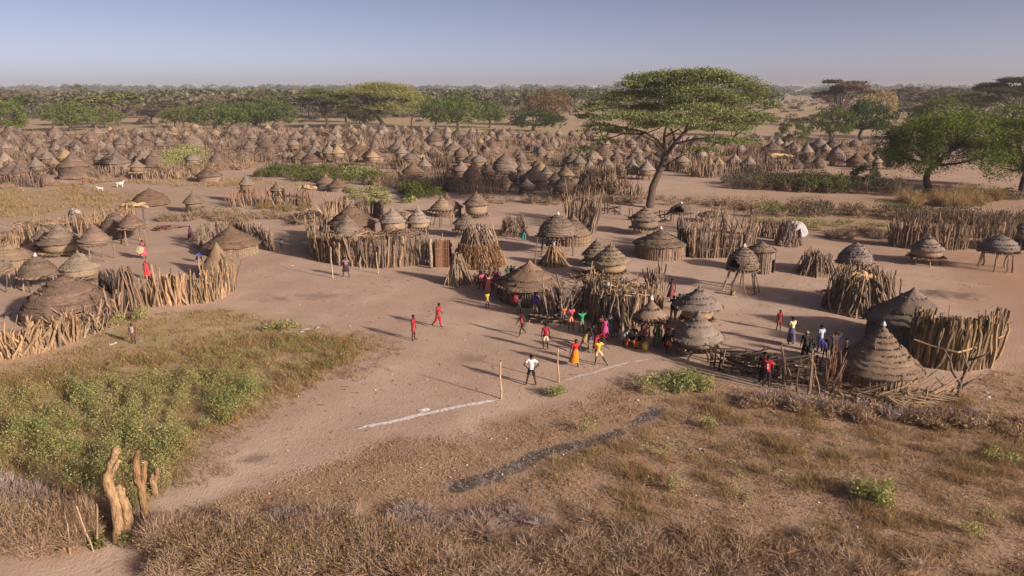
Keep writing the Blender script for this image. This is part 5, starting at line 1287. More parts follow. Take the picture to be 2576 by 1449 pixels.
band('shrub_band', 'fresh green shrubs in the right shrub band', [(1890, 530), (1960, 525), (1980, 540), (1900, 545)], .6, .9, 1.1, 6, 110, [W_TWIG, W_LUSH], 63, .12)
band('shrub_band', 'fresh green shrubs behind the long back palisade', [(2200, 532), (2330, 538), (2340, 552), (2210, 548)], .6, 1.0, 1.5, 8, 110, [W_TWIG, W_GREEN], 64, .12)
band('shrub_band', 'orange brown brush mound under the big bright tree', [(2270, 506), (2330, 496), (2420, 494), (2500, 500), (2530, 512), (2440, 522), (2280, 524)], .7, 1.3, 2.0, 110, 14, [W_DRY, W_DRY], 65, .12, .05)
band('shrub_band', 'low brown brush right of the white sheet', [(2070, 590), (2150, 584), (2250, 588), (2290, 600), (2180, 606), (2080, 606)], .9, .7, .9, 90, 10, [W_TWIG, W_DARK], 66, .12, .04)
band('shrub_band', 'orange weeds around the white sheet shelter', [(1880, 548), (2060, 552), (2250, 570), (2240, 586), (2080, 586), (1900, 566)], .5, .7, .6, 30, 30, [W_DRY, W_LUSH], 67, .12)
band('shrub_band', 'dark hedge under the big bright tree', [(2300, 488), (2420, 484), (2576, 486), (2640, 500), (2540, 506), (2400, 498), (2300, 500)], .5, 1.0, 1.2, 40, 50, [W_TWIG, W_DARK], 68)
band('shrub_band', 'green thicket inside the left of the far village', [(390, 398), (470, 372), (520, 392), (520, 416), (420, 428), (395, 412)], .25, 1.4, 1.5, 20, 90, [W_TWIG, W_LUSH], 69, .26)
band('shrub_band', 'brown brush inside the left of the far village', [(400, 430), (520, 416), (640, 410), (650, 425), (520, 440), (420, 448)], .3, 1.2, 1.4, 60, 20, [W_TWIG, W_DRY], 70, .2, .07)
band('shrub_band', 'brown thorn row below the left far huts', [(0, 470), (130, 458), (330, 448), (340, 456), (160, 470), (20, 484)], .55, .8, .9, 60, 16, [W_TWIG, W_DRY], 71, .14, .05)
band('shrub_band', 'yellow green grass strip behind the far village', [(1000, 326), (1260, 330), (1520, 342), (1520, 349), (1240, 342), (1000, 332)], .06, 2.0, .9, 30, 60, [W_DRY, W_LUSH], 72, .35, .1)
band('shrub_band', 'brown brush between the huts of the middle far village', [(560, 400), (900, 380), (1260, 390), (1500, 410), (1480, 440), (1250, 450), (1060, 420), (800, 405), (600, 412)], .05, 1.2, 1.1, 60, 14, [W_TWIG, W_DRY], 73, .2, .08)
band('far_bushes', 'low bushes on the plain behind the village', [(0, 326), (300, 318), (760, 312), (1300, 312), (1980, 330), (2300, 345), (2576, 300), (2576, 250), (1900, 255), (0, 262)], .0035, 2.4, 2.0, 10, 60, [W_DRY, W_DARK], 74, .55, .12, .3)
# dung, twigs and crumbs on the trodden ground
m = MB(); rg = np.random.default_rng(90)
x, y = sample_poly(poly([(330, 1290), (640, 1010), (930, 860), (640, 700), (420, 640), (700, 560), (1250, 560), (1900, 700), (2450, 640), (2560, 800), (2480, 1000), (1900, 960), (1560, 960), (1150, 1080)]), 1.0, 93, 3, .2)
m.cards(ground(x, y, .02), .085, rg, .75, 1.5)
k = rg.random(len(x)) < .35; b = ground(x[k], y[k], .03); m.blades(b, b + np.stack([rg.normal(0, .25, k.sum()), rg.normal(0, .25, k.sum()), rg.uniform(0, .04, k.sum())], 1), .022, rg)
M_ = Mat('crumbs'); M_.base(M_.ramp(M_.island(), [(0, (.07, .05, .04)), (.5, (.16, .115, .085)), (.8, (.24, .17, .12)), (1, (.40, .31, .22))]))
stuff('ground_debris', 'dung crumbs and broken twigs strewn over the trodden earth', m, [M_.m])
# litter and stones
m = MB(); rg = np.random.default_rng(91)
M_ = Mat('litter'); M_.base(M_.ramp(M_.island(), [(0, (.5, .5, .5)), (.6, (.62, .60, .58)), (.8, (.5, .42, .3)), (1, (.3, .34, .4))]))
def scrap(u, v, s):
    q = G(u, v); a = rg.uniform(0, 6.28); n = 6; th = np.arange(n) / n * 6.28; r = s * rg.uniform(.5, 1.2, n)
    p = np.stack([q[0] + r * np.cos(th), q[1] + r * np.sin(th), float(hgt(*q)) + .015 + rg.uniform(0, .06, n)], 1)
    m.add(np.concatenate([p, [[q[0], q[1], float(hgt(*q)) + .07]]]), None, [[k, (k + 1) % n, n] for k in range(n)])
for (u, v, s) in ((770, 830, .30), (800, 826, .2), (815, 864, .16), (840, 862, .12), (735, 670, .14), (1520, 848, .1), (1762, 1131, .1), (1605, 1010, .09), (2486, 988, .12), (2488, 1000, .1), (280, 868, .16), (290, 864, .1), (250, 880, .12), (1505, 872, .1), (640, 794, .08), (655, 792, .06), (410, 770, .1), (870, 798, .08), (880, 822, .08), (2007, 1097, .09), (1895, 890, .05), (1800, 1400, .06), (760, 835, .15), (1520, 540, .25), (1885, 540, .2), (1540, 985, .06)): scrap(u, v, s)
for k in range(150): scrap(rg.uniform(600, 2560), rg.uniform(1080, 1420), rg.uniform(.015, .04))
for k in range(60): scrap(rg.uniform(100, 2500), rg.uniform(620, 1000), rg.uniform(.02, .05))
stuff('litter', 'small white scraps and pale stones strewn over the ground', m, [M_.m])
m = MB(); rg = np.random.default_rng(92)                           # charred crumbs of the burnt strip
x, y = sample_line(ASH, .5, 1500, 5); x2, y2 = sample_line(ASH2, .5, 300, 6); x = np.concatenate([x, x2]); y = np.concatenate([y, y2])
m.cards(ground(x, y, .025), .035, rg, .6, 1.5)
M_ = Mat('char'); M_.base(M_.ramp(M_.island(), [(0, (.02, .018, .018)), (.5, (.06, .055, .056)), (.6, (.2, .19, .195)), (1, (.38, .37, .38))]))
stuff('ash_debris', 'strip of black char and grey ash on the dry ground', m, [M_.m])
# ------------------------------------------------------------------ cut tree gateway at the lower left
def stump(name, label, u, v, spec, col, cat='cut tree', bark=True):
    root = thing(name, label, cat, P3(u, v), 'cut trunks of the gateway')
    m = MB()
    for pts, rad in spec:
        pts = np.asarray(pts, float); k = len(pts)
        t = np.linspace(0, k - 1, k * 3); P = np.stack([np.interp(t, np.arange(k), pts[:, i]) for i in range(3)], 1); R_ = np.interp(t, np.arange(k), rad)
        rq = np.random.default_rng(int(u) + k); base_ = 1 + .13 * rq.normal(0, 1, 22)
        m.tube(P + rq.normal(0, .014, P.shape), R_, 22, ridge=np.stack([np.roll(base_, i // 5) for i in range(len(t))]) + .035 * rq.normal(0, 1, (len(t), 22)))
    o = link('trunk', m.mesh('trunk', BARK, True), root, color=col)
    m = MB()
    for pts, rad in spec:
        a = np.asarray(pts[-1], float); d = a - np.asarray(pts[-2], float); d /= np.linalg.norm(d)
        m.tube([a - d * .02, a + d * .012], [rad[-1] * .96, rad[-1] * .9], 11)
    link('sawn_end', m.mesh('sawn_end', WOOD), root, color=(.46, .33, .2))
    return root
Y0 = G(297, 1361)[1]
def SP_(pts): return [tuple(U3(u, v, Y0 + dy) - np.array([*G(297, 1361), 0])) for u, v, dy in pts]
stump('cut_tree', 'tall pale crooked trunk with lopped top, left post of the gateway', 297, 1361, [
    (SP_([(296, 1372, 0), (299, 1320, 0), (290, 1260, .02), (270, 1215, 0), (271, 1190, 0), (283, 1155, 0), (292, 1130, 0)]), [.20, .16, .155, .145, .125, .115, .105]),
    (SP_([(272, 1205, 0), (287, 1180, -.05), (300, 1158, -.03), (302, 1186, 0)][:3]), [.09, .075, .05]), (SP_([(285, 1165, 0), (287, 1140, .05), (285, 1127, .07)]), [.08, .08, .06])], (.36, .25, .145))
stump('cut_tree', 'shorter split trunk leaning on the tall pale one', 318, 1352, [
    (SP_([(318, 1360, .15), (322, 1310, .15), (318, 1275, .15), (303, 1245, .15), (297, 1220, .15)]), [.15, .14, .14, .12, .08]), (SP_([(310, 1255, .2), (312, 1240, .2), (309, 1226, .22)]), [.06, .05, .04])], (.35, .24, .14)).location = P3(297, 1361)
stump('cut_tree', 'reddish brown trunk, right post of the gateway', 362, 1330, [
    (SP_([(366, 1350, .8), (364, 1300, .8), (363, 1262, .8), (356, 1225, .8), (345, 1200, .8), (341, 1165, .8), (344, 1132, .8)]), [.13, .12, .13, .13, .12, .09, .07]), (SP_([(357, 1228, .8), (362, 1195, .85), (361, 1160, .85)]), [.10, .10, .08])], (.28, .18, .10)).location = P3(297, 1361)
stump('cut_tree', 'low broken stub right of the reddish trunk', 392, 1245, [
    ([(0, 0, -.1), (.02, 0, .35), (-.08, 0, .65), (.05, 0, .85)], [.12, .11, .10, .05]), ([(0, 0, .5), (.16, 0, .85), (.22, 0, 1.05)], [.09, .08, .06])], (.33, .22, .14))
for (u, v, du, h, lab) in ((108, 1392, 22, 1.15, 'pale forked stick at the foot of the left hedge'), (176, 1395, -8, .95, 'bent pale stick leaning out of the left hedge'), (236, 1388, -36, 1.5, 'thin pale stick slanting up the left hedge'), (238, 1382, -4, 1.5, 'upright thin pale stick beside the slanting one')):
    r_ = thing('hedge_stick', lab, 'stick', P3(u, v), 'pale sticks in the left hedge')
    put_stick(r_, (0, 0, -.05), (du * mpp(v), .3, h), .06, np.random.default_rng(u), color=(.42, .32, .22))
# the goal poles
def pole(label, u0, v0, u1, v1, r, col):
    b = P3(u0, v0); root = thing('goal_pole', label, 'goal pole', b, 'goal poles of the pitch')
    t_ = U3(u1, v1, b.y); h = t_[2] - b.z; dx = t_[0] - b.x
    m = MB(); t = np.linspace(0, 1, 9); rg = np.random.default_rng(u0)
    m.tube(np.stack([dx * t + .02 * np.sin(t * 8) + rg.normal(0, .006, 9), np.zeros(9), -.1 + (h + .1) * t], 1), r * np.linspace(1.1, .8, 9), 7)
    link('pole', m.mesh('pole', BARK, True), root, color=col)
pole('near goal pole of pale peeled wood by the bright line', 1261, 1004, 1258, 910, .044, (.50, .39, .26))
pole('straight goal pole right of the player in the white shirt', 1406, 961, 1402, 877, .042, (.46, .34, .23))
pole('far goal pole, left of the pair before the long enclosure', 837, 701, 831, 621, .048, (.50, .40, .27))
pole('far goal pole, right of the pair before the long enclosure', 951, 688, 946, 634, .046, (.48, .38, .26))
for (u, v, lab, c_) in ((1843, 742, 'small wooden block on the sand below the splayed granary', (.3, .22, .15)),):
    r_ = thing('stool', lab, 'stool', P3(u, v)); m = MB(); m.tube([(0, 0, 0), (0, 0, .22), (0, 0, .30), (0, 0, .42)], [.20, .15, .16, .24], 9); link('seat', m.mesh('seat', BARK), r_, color=c_)
r_ = thing('firewood', 'little heap of split wood left of the big wood stack', 'firewood', P3(2084, 738)); rg = np.random.default_rng(6)
for k in range(10):
    a = rg.uniform(0, 3.1); put_stick(r_, (rg.normal(0, .25) - .3 * math.cos(a), rg.normal(0, .15), .06 + .04 * (k % 4)), (rg.normal(0, .25) + .3 * math.cos(a), rg.normal(0, .15), .1 + .04 * (k % 4)), .12, rg, 'log', (.36, .24, .15))

# ------------------------------------------------------------------ people
UP = np.array([0, 0, 1.0])
def skeleton(pose):
    """joints of a 1.70 m figure facing -Y"""
    D = dict(lean=.0, legs=((.03, .05, .07), (-.04, .06, .07)), armL=((.06, .02, -.29), (.08, -.05, -.54)), armR=((.06, .02, -.29), (.08, -.05, -.54)), tilt=0.0, drop=0.0)
    D.update(POSES[pose]); J = {}
    ca, sa = math.cos(D['lean']), math.sin(D['lean'])
    T = lambda x, y, z: np.array([x, y * ca - z * sa, y * sa + z * ca])   # about the pelvis
    pel = np.array([0, 0, .93])
    J['pelvis'] = pel; J['waist'] = pel + T(0, 0, .14); J['chest'] = pel + T(0, -.01, .33); J['neck'] = pel + T(0, 0, .52)
    ht = D['tilt']; J['head'] = J['neck'] + T(0, -.03 - .08 * math.sin(ht), .135 * math.cos(ht)); J['crown'] = J['neck'] + T(0, -.02 - .16 * math.sin(ht), .215 * math.cos(ht))
    for s, n, arm, leg in ((1, 'L', D['armL'], D['legs'][0]), (-1, 'R', D['armR'], D['legs'][1])):
        sh = pel + T(s * .175, 0, .465); J['sh' + n] = sh
        e, w = arm
        J['el' + n] = sh + T(s * e[0], e[1], e[2]); J['wr' + n] = sh + T(s * w[0], w[1], w[2])
        d = J['wr' + n] - J['el' + n]; d /= np.linalg.norm(d); J['ha' + n] = J['wr' + n] + d * .085; J['hd' + n] = d
        th, kb, ab = leg
        hip = pel + np.array([s * .085, 0, -.04]); J['hip' + n] = hip
        v = lambda a: np.array([s * math.sin(ab), -math.sin(a), -math.cos(a)])
        J['kn' + n] = hip + v(th) * .43; J['an' + n] = J['kn' + n] + v(th - kb) * .42
        J['to' + n] = J['an' + n] + np.array([s * .03, -.15, -.045]) if th - kb > -.9 else J['an' + n] + np.array([0, .06, -.14])
    low = min(min(J[k][2] for k in ('anL', 'anR', 'toL', 'toR')) - .035, J['pelvis'][2] - .14, J['knL'][2] - .06, J['knR'][2] - .06)
    for k in J:
        if not k.startswith('hd'): J[k] = J[k] - UP * low
    return J
POSES = {
 'stand': {}, 'wide': dict(legs=((.04, .06, .2), (0, .05, .2)), armL=((.22, .07, -.22), (.03, -.02, -.43)), armR=((.22, .07, -.22), (.03, -.02, -.43))),
 'walk': dict(legs=((.42, .12, .05), (-.32, .35, .05)), armL=((.07, .13, -.26), (.10, .02, -.50)), armR=((.07, -.10, -.27), (.07, -.26, -.46))),
 'step': dict(lean=.12, legs=((.15, .1, .06), (-.25, .55, .10)), armL=((.10, .10, -.26), (.16, -.05, -.45)), armR=((.12, -.02, -.27), (.2, -.12, -.48))),
 'kick': dict(lean=.15, legs=((.25, .1, .55), (.1, .35, .08)), armL=((.2, .02, -.22), (.42, -.05, -.33)), armR=((.12, .12, -.25), (.12, .05, -.5))),
 'lunge': dict(lean=.35, legs=((.8, .9, .1), (-.55, .5, .1)), armL=((.24, -.1, -.12), (.46, -.2, -.14)), armR=((.2, .05, -.22), (.4, -.05, -.3))),
 'armsup': dict(armL=((.22, -.05, .10), (.10, -.06, .34)), armR=((.22, -.05, .10), (.10, -.06, .34))),
 'headhands': dict(armL=((.26, -.05, .12), (.02, .03, .25)), armR=((.26, -.05, .12), (.02, .03, .25))),
 'fold': dict(armL=((.07, -.07, -.28), (-.12, -.23, -.20)), armR=((.07, -.07, -.28), (-.10, -.25, -.24))),
 'reach': dict(armL=((.05, -.24, -.14), (.04, -.46, -.02)), armR=((.06, .03, -.29), (.08, -.05, -.54))),
 'bend': dict(lean=1.15, tilt=.4, legs=((.1, .1, .10), (0, .12, .10)), armL=((.05, -.24, -.16), (.02, -.50, -.1)), armR=((.05, -.24, -.16), (.02, -.50, -.1))),
 'sit': dict(lean=.35, legs=((1.95, 2.25, .22), (1.9, 2.2, .22)), armL=((.10, -.18, -.22), (-.02, -.36, -.18)), armR=((.10, -.18, -.22), (-.02, -.36, -.18))),
 'leanfence': dict(lean=.30, legs=((.05, .1, .07), (-.2, .1, .07)), armL=((.06, -.22, -.18), (.02, -.40, -.06)), armR=((.06, -.22, -.18), (.02, -.40, -.06))),
}
def skin_graph(nodes, edges, root, sub=1, extra=None, mats=(), name='body', smooth=True):
    me = bpy.data.meshes.new('tmp'); me.from_pydata([tuple(n[0]) for n in nodes], edges, [])
    o = bpy.data.objects.new('tmp', me); COL.objects.link(o)
    md = o.modifiers.new('s', 'SKIN'); md.use_smooth_shade = True
    if sub: o.modifiers.new('u', 'SUBSURF').levels = sub
    for i, n in enumerate(nodes):
        sv = me.skin_vertices[0].data[i]; r = n[1]; sv.radius = (r, r) if not isinstance(r, tuple) else r; sv.use_root = (i == root)
    dg = bpy.context.evaluated_depsgraph_get(); ev = o.evaluated_get(dg); em = ev.to_mesh()
    V = np.empty(len(em.vertices) * 3); em.vertices.foreach_get('co', V); V = V.reshape(-1, 3)
    qs = [list(p.vertices) for p in em.polygons]
    ev.to_mesh_clear(); bpy.data.objects.remove(o); bpy.data.meshes.remove(me)
    m = MB(); m.add(V, [q for q in qs if len(q) == 4], [q for q in qs if len(q) == 3])
    if extra: extra(m)
    return m.mesh(name, list(mats), smooth)
def ellipsoid(m, c, r, seg=10, mi=0, rot=None, zmin=-1):
    th = np.linspace(0, math.pi, 7); pts = []
    for t in th:
        zz_ = max(math.cos(t), zmin)
        for k in range(seg): pts.append((r[0] * math.sin(t) * math.cos(k * 6.2832 / seg), r[1] * math.sin(t) * math.sin(k * 6.2832 / seg), r[2] * zz_))
    i, j = np.meshgrid(np.arange(6), np.arange(seg), indexing='ij')
    m.add(np.array(pts) + c, np.stack([i * seg + j, (i + 1) * seg + j, (i + 1) * seg + (j + 1) % seg, i * seg + (j + 1) % seg], -1).reshape(-1, 4), m=mi)
BODY = {}
def body(pose):
    if ('b', pose) in BODY: return BODY[('b', pose)]
    J = skeleton(pose); N = []; E = []
    def n(p, r): N.append((p, r)); return len(N) - 1
    pel = n(J['pelvis'], .115); wa = n(J['waist'], .10); ch = n(J['chest'], .125); nb = n(J['neck'] * .72 + J['chest'] * .28, .075); ne = n(J['neck'] * .75 + J['head'] * .25, .05)
    h0 = n(J['head'] * .75 + J['neck'] * .25, .075); h1 = n(J['head'], .092); h2 = n(J['head'] * .45 + J['crown'] * .55, .072)
    E += [(pel, wa), (wa, ch), (ch, nb), (nb, ne), (ne, h0), (h0, h1), (h1, h2)]
    for s in 'LR':
        sh = n(J['sh' + s], .062); el = n(J['el' + s], .042); wr = n(J['wr' + s], .028); ha = n(J['ha' + s], .032)
        fm = n((J['el' + s] * .6 + J['wr' + s] * .4), .040)
        E += [(nb, sh), (sh, el), (el, fm), (fm, wr), (wr, ha)]
        hp = n(J['hip' + s], .092); tm_ = n((J['hip' + s] + J['kn' + s]) / 2, .075); kn = n(J['kn' + s], .054); cf = n(J['kn' + s] * .65 + J['an' + s] * .35, .055); an = n(J['an' + s], .036); to = n(J['to' + s], .032)
        E += [(pel, hp), (hp, tm_), (tm_, kn), (kn, cf), (cf, an), (an, to)]
    def extra(m):
        up = J['crown'] - J['neck']; up = up / np.linalg.norm(up); fw = np.cross(up, [1.0, 0, 0]); fw = fw / np.linalg.norm(fw) * (1 if np.cross(up, [1.0, 0, 0])[1] < 0 or abs(up[2]) < .3 else -1)
        hd = J['head']
        m.tube([hd + fw * .080 + up * .02, hd + fw * .112 - up * .015, hd + fw * .085 - up * .03], [.010, .018, .012], 5)      # nose
        m.tube([hd + fw * .078 - up * .052 - np.array([.025, 0, 0]), hd + fw * .092 - up * .054, hd + fw * .078 - up * .052 + np.array([.025, 0, 0])], [.006, .010, .006], 5)  # lips
        for s in (1, -1):
            ellipsoid(m, hd + np.array([s * .09, 0, 0]) - up * .01, (.014, .024, .034), 6)
            ellipsoid(m, hd + fw * .083 + np.array([s * .034, 0, 0]) + up * .018, (.014, .008, .010), 6, 1)
        for q in 'LR':
            d = J['hd' + q]; sx = 1 if q == 'L' else -1
            side = np.cross(d, [1.0, 0, 0]); side /= np.linalg.norm(side) + 1e-6; pn = np.cross(d, side)
            for k, (o_, l) in enumerate(((-.026, .068), (-.009, .078), (.009, .072), (.025, .055))):
                b = J['ha' + q] + side * o_ + d * .0
                m.tube([b, b + d * l * .55 + pn * .006, b + d * l + pn * .022 * sx], [.011, .010, .007], 5)
            b = J['wr' + q] + d * .03 - side * .022
            m.tube([b, b - side * .03 + d * .03, b - side * .035 + d * .06], [.012, .011, .008], 5)
    BODY[('b', pose)] = skin_graph(N, E, 0, 1, extra, (SKIN, EYE), 'person')
    m = MB(); up = J['crown'] - J['neck']; up = up / np.linalg.norm(up)
    ellipsoid(m, J['head'] + up * .035 + np.array([0, .018, 0]), (.098, .105, .092), 12, zmin=-.25)
    BODY[('hair', pose)] = m.mesh('hair', HAIR, True)
    m = MB(); ellipsoid(m, J['head'] + up * .03 + np.array([0, .02, 0]), (.112, .122, .105), 12, zmin=-.3)
    BODY[('scarf', pose)] = m.mesh('headscarf', CLOTH, True)
    BODY[('J', pose)] = J
    return BODY[('b', pose)]
def garment(pose, kind):
    if (kind, pose) in BODY: return BODY[(kind, pose)]
    body(pose); J = BODY[('J', pose)]; N = []; E = []
    def n(p, r): N.append((p, r)); return len(N) - 1
    def torso(hem=.16):
        pel = n(J['pelvis'] + (J['pelvis'] - J['waist']) * .35, hem); p1 = n(J['pelvis'], .145); wa = n(J['waist'], .135); ch = n(J['chest'], .152); nb = n(J['neck'] * .62 + J['chest'] * .38, .095)
        E.extend([(pel, p1), (p1, wa), (wa, ch), (ch, nb)]); return pel, nb
    def skirt(m, frac, r0, r1, flare):
        hemL = J['hipL'] * (1 - min(frac, .5) * 2) + J['knL'] * min(frac, .5) * 2 if frac <= .5 else J['knL'] * (1 - (frac - .5) * 2) + J['anL'] * (frac - .5) * 2
        hemR = J['hipR'] * (1 - min(frac, .5) * 2) + J['knR'] * min(frac, .5) * 2 if frac <= .5 else J['knR'] * (1 - (frac - .5) * 2) + J['anR'] * (frac - .5) * 2
        c = (hemL + hemR) / 2; sep = np.abs(hemL - hemR) / 2
        rings = []; S_ = 18; th = np.arange(S_) * 2 * math.pi / S_
        for t in np.linspace(0, 1, 6):
            p = J['waist'] * (1 - t) + c * t if t > .2 else J['waist'] * (1 - t) + c * t
            p = J['waist'] * max(0, 1 - t * 4) + J['pelvis'] * (min(1, t * 4) - max(0, (t - .25) / .75)) + c * max(0, (t - .25) / .75)
            rx = r0 + (r1 - r0) * t + sep[0] * t * .8; ry = r0 * .9 + (r1 - r0) * t + sep[1] * t * .8
            w = 1 + flare * t * .09 * np.sin(th * 5 + 1)
            rings.append(np.stack([p[0] + rx * w * np.cos(th), p[1] + ry * w * np.sin(th), np.full(S_, p[2]) + .01 * np.sin(th * 3)], 1))
        i, j = np.meshgrid(np.arange(5), np.arange(S_), indexing='ij')
        m.add(np.concatenate(rings), np.stack([i * S_ + j, (i + 1) * S_ + j, (i + 1) * S_ + (j + 1) % S_, i * S_ + (j + 1) % S_], -1).reshape(-1, 4))
    if kind in ('tee', 'vest', 'dress', 'shortdress'):
        rt, nb = torso(.165 if kind in ('tee', 'vest') else .14)
        for s in 'LR':
            sh = n(J['sh' + s] * .97 + J['neck'] * .03, .082 if kind == 'tee' else .07); E.append((nb, sh))
            if kind == 'tee': E.append((sh, n(J['sh' + s] * .35 + J['el' + s] * .65, .072)))
        fr = {'dress': .72, 'shortdress': .48}.get(kind)
        me = skin_graph(N, E, rt, 1, (lambda m: skirt(m, fr, .155, .22, 1)) if fr else None, (CLOTH,), {'tee': 'shirt', 'vest': 'vest'}.get(kind, 'dress'))
    elif kind in ('shorts', 'trousers'):
        pl = n(J['pelvis'], .138); wt_ = n(J['waist'] * .5 + J['pelvis'] * .5, .125); E.append((pl, wt_))
        for s in 'LR':
            hp = n(J['hip' + s], .112); kn = n((J['hip' + s] * .12 + J['kn' + s] * .88), .088); E.extend([(pl, hp), (hp, kn)])
            if kind == 'trousers': k2 = n(J['kn' + s], .076); an = n(J['an' + s] * .93 + J['kn' + s] * .07, .062); E.extend([(kn, k2), (k2, an)])
        me = skin_graph(N, E, pl, 1, None, (CLOTH,), kind)
    else:                                                          # sarong or skirt
        m = MB(); skirt(m, .80 if kind == 'sarong' else .5, .145, .19, .8); me = m.mesh(kind, CLOTH, True)
    BODY[(kind, pose)] = me
    return me
RED = (.33, .025, .045); PINK = (.55, .13, .17); MAROON = (.17, .03, .05); PURPLE = (.14, .055, .10); NAVY = (.035, .04, .085); BLUE = (.035, .04, .33); LBLUE = (.28, .38, .56); YEL = (.55, .45, .06); ORANGE = (.55, .20, .02); CREAM = (.55, .47, .34); BLACK = (.016, .016, .02); GREENC = (.02, .34, .12); KHAKI = (.24, .18, .13); GREYC = (.20, .19, .18); WHT = (.72, .68, .70); OLV = (.30, .24, .035); MAG = (.40, .06, .20); TEAL = (.02, .30, .22); DGRN = (.05, .14, .05)
def person(label, u, v, h, pose, face, clothes, hair='hair', z=0.0, scarf=None, group='villagers'):
    """face: degrees turned from looking at the camera, counter-clockwise seen from above"""
    p = P3(u, v); me = body(pose); s = h / 1.70
    o = bpy.data.objects.new('person', me); COL.objects.link(o)
    o.location = (p.x, p.y, p.z + z); o.rotation_euler = (0, 0, math.radians(face)); o.scale = (s, s, s)
    tag(o, label, 'person', group)
    for kind, col in clothes: link({'tee': 'shirt', 'shortdress': 'dress'}.get(kind, kind), garment(pose, kind), o, color=col)
    if scarf: link('headscarf', BODY[('scarf', pose)], o, color=scarf)
    elif hair: link('hair', BODY[('hair', pose)], o)
    return o
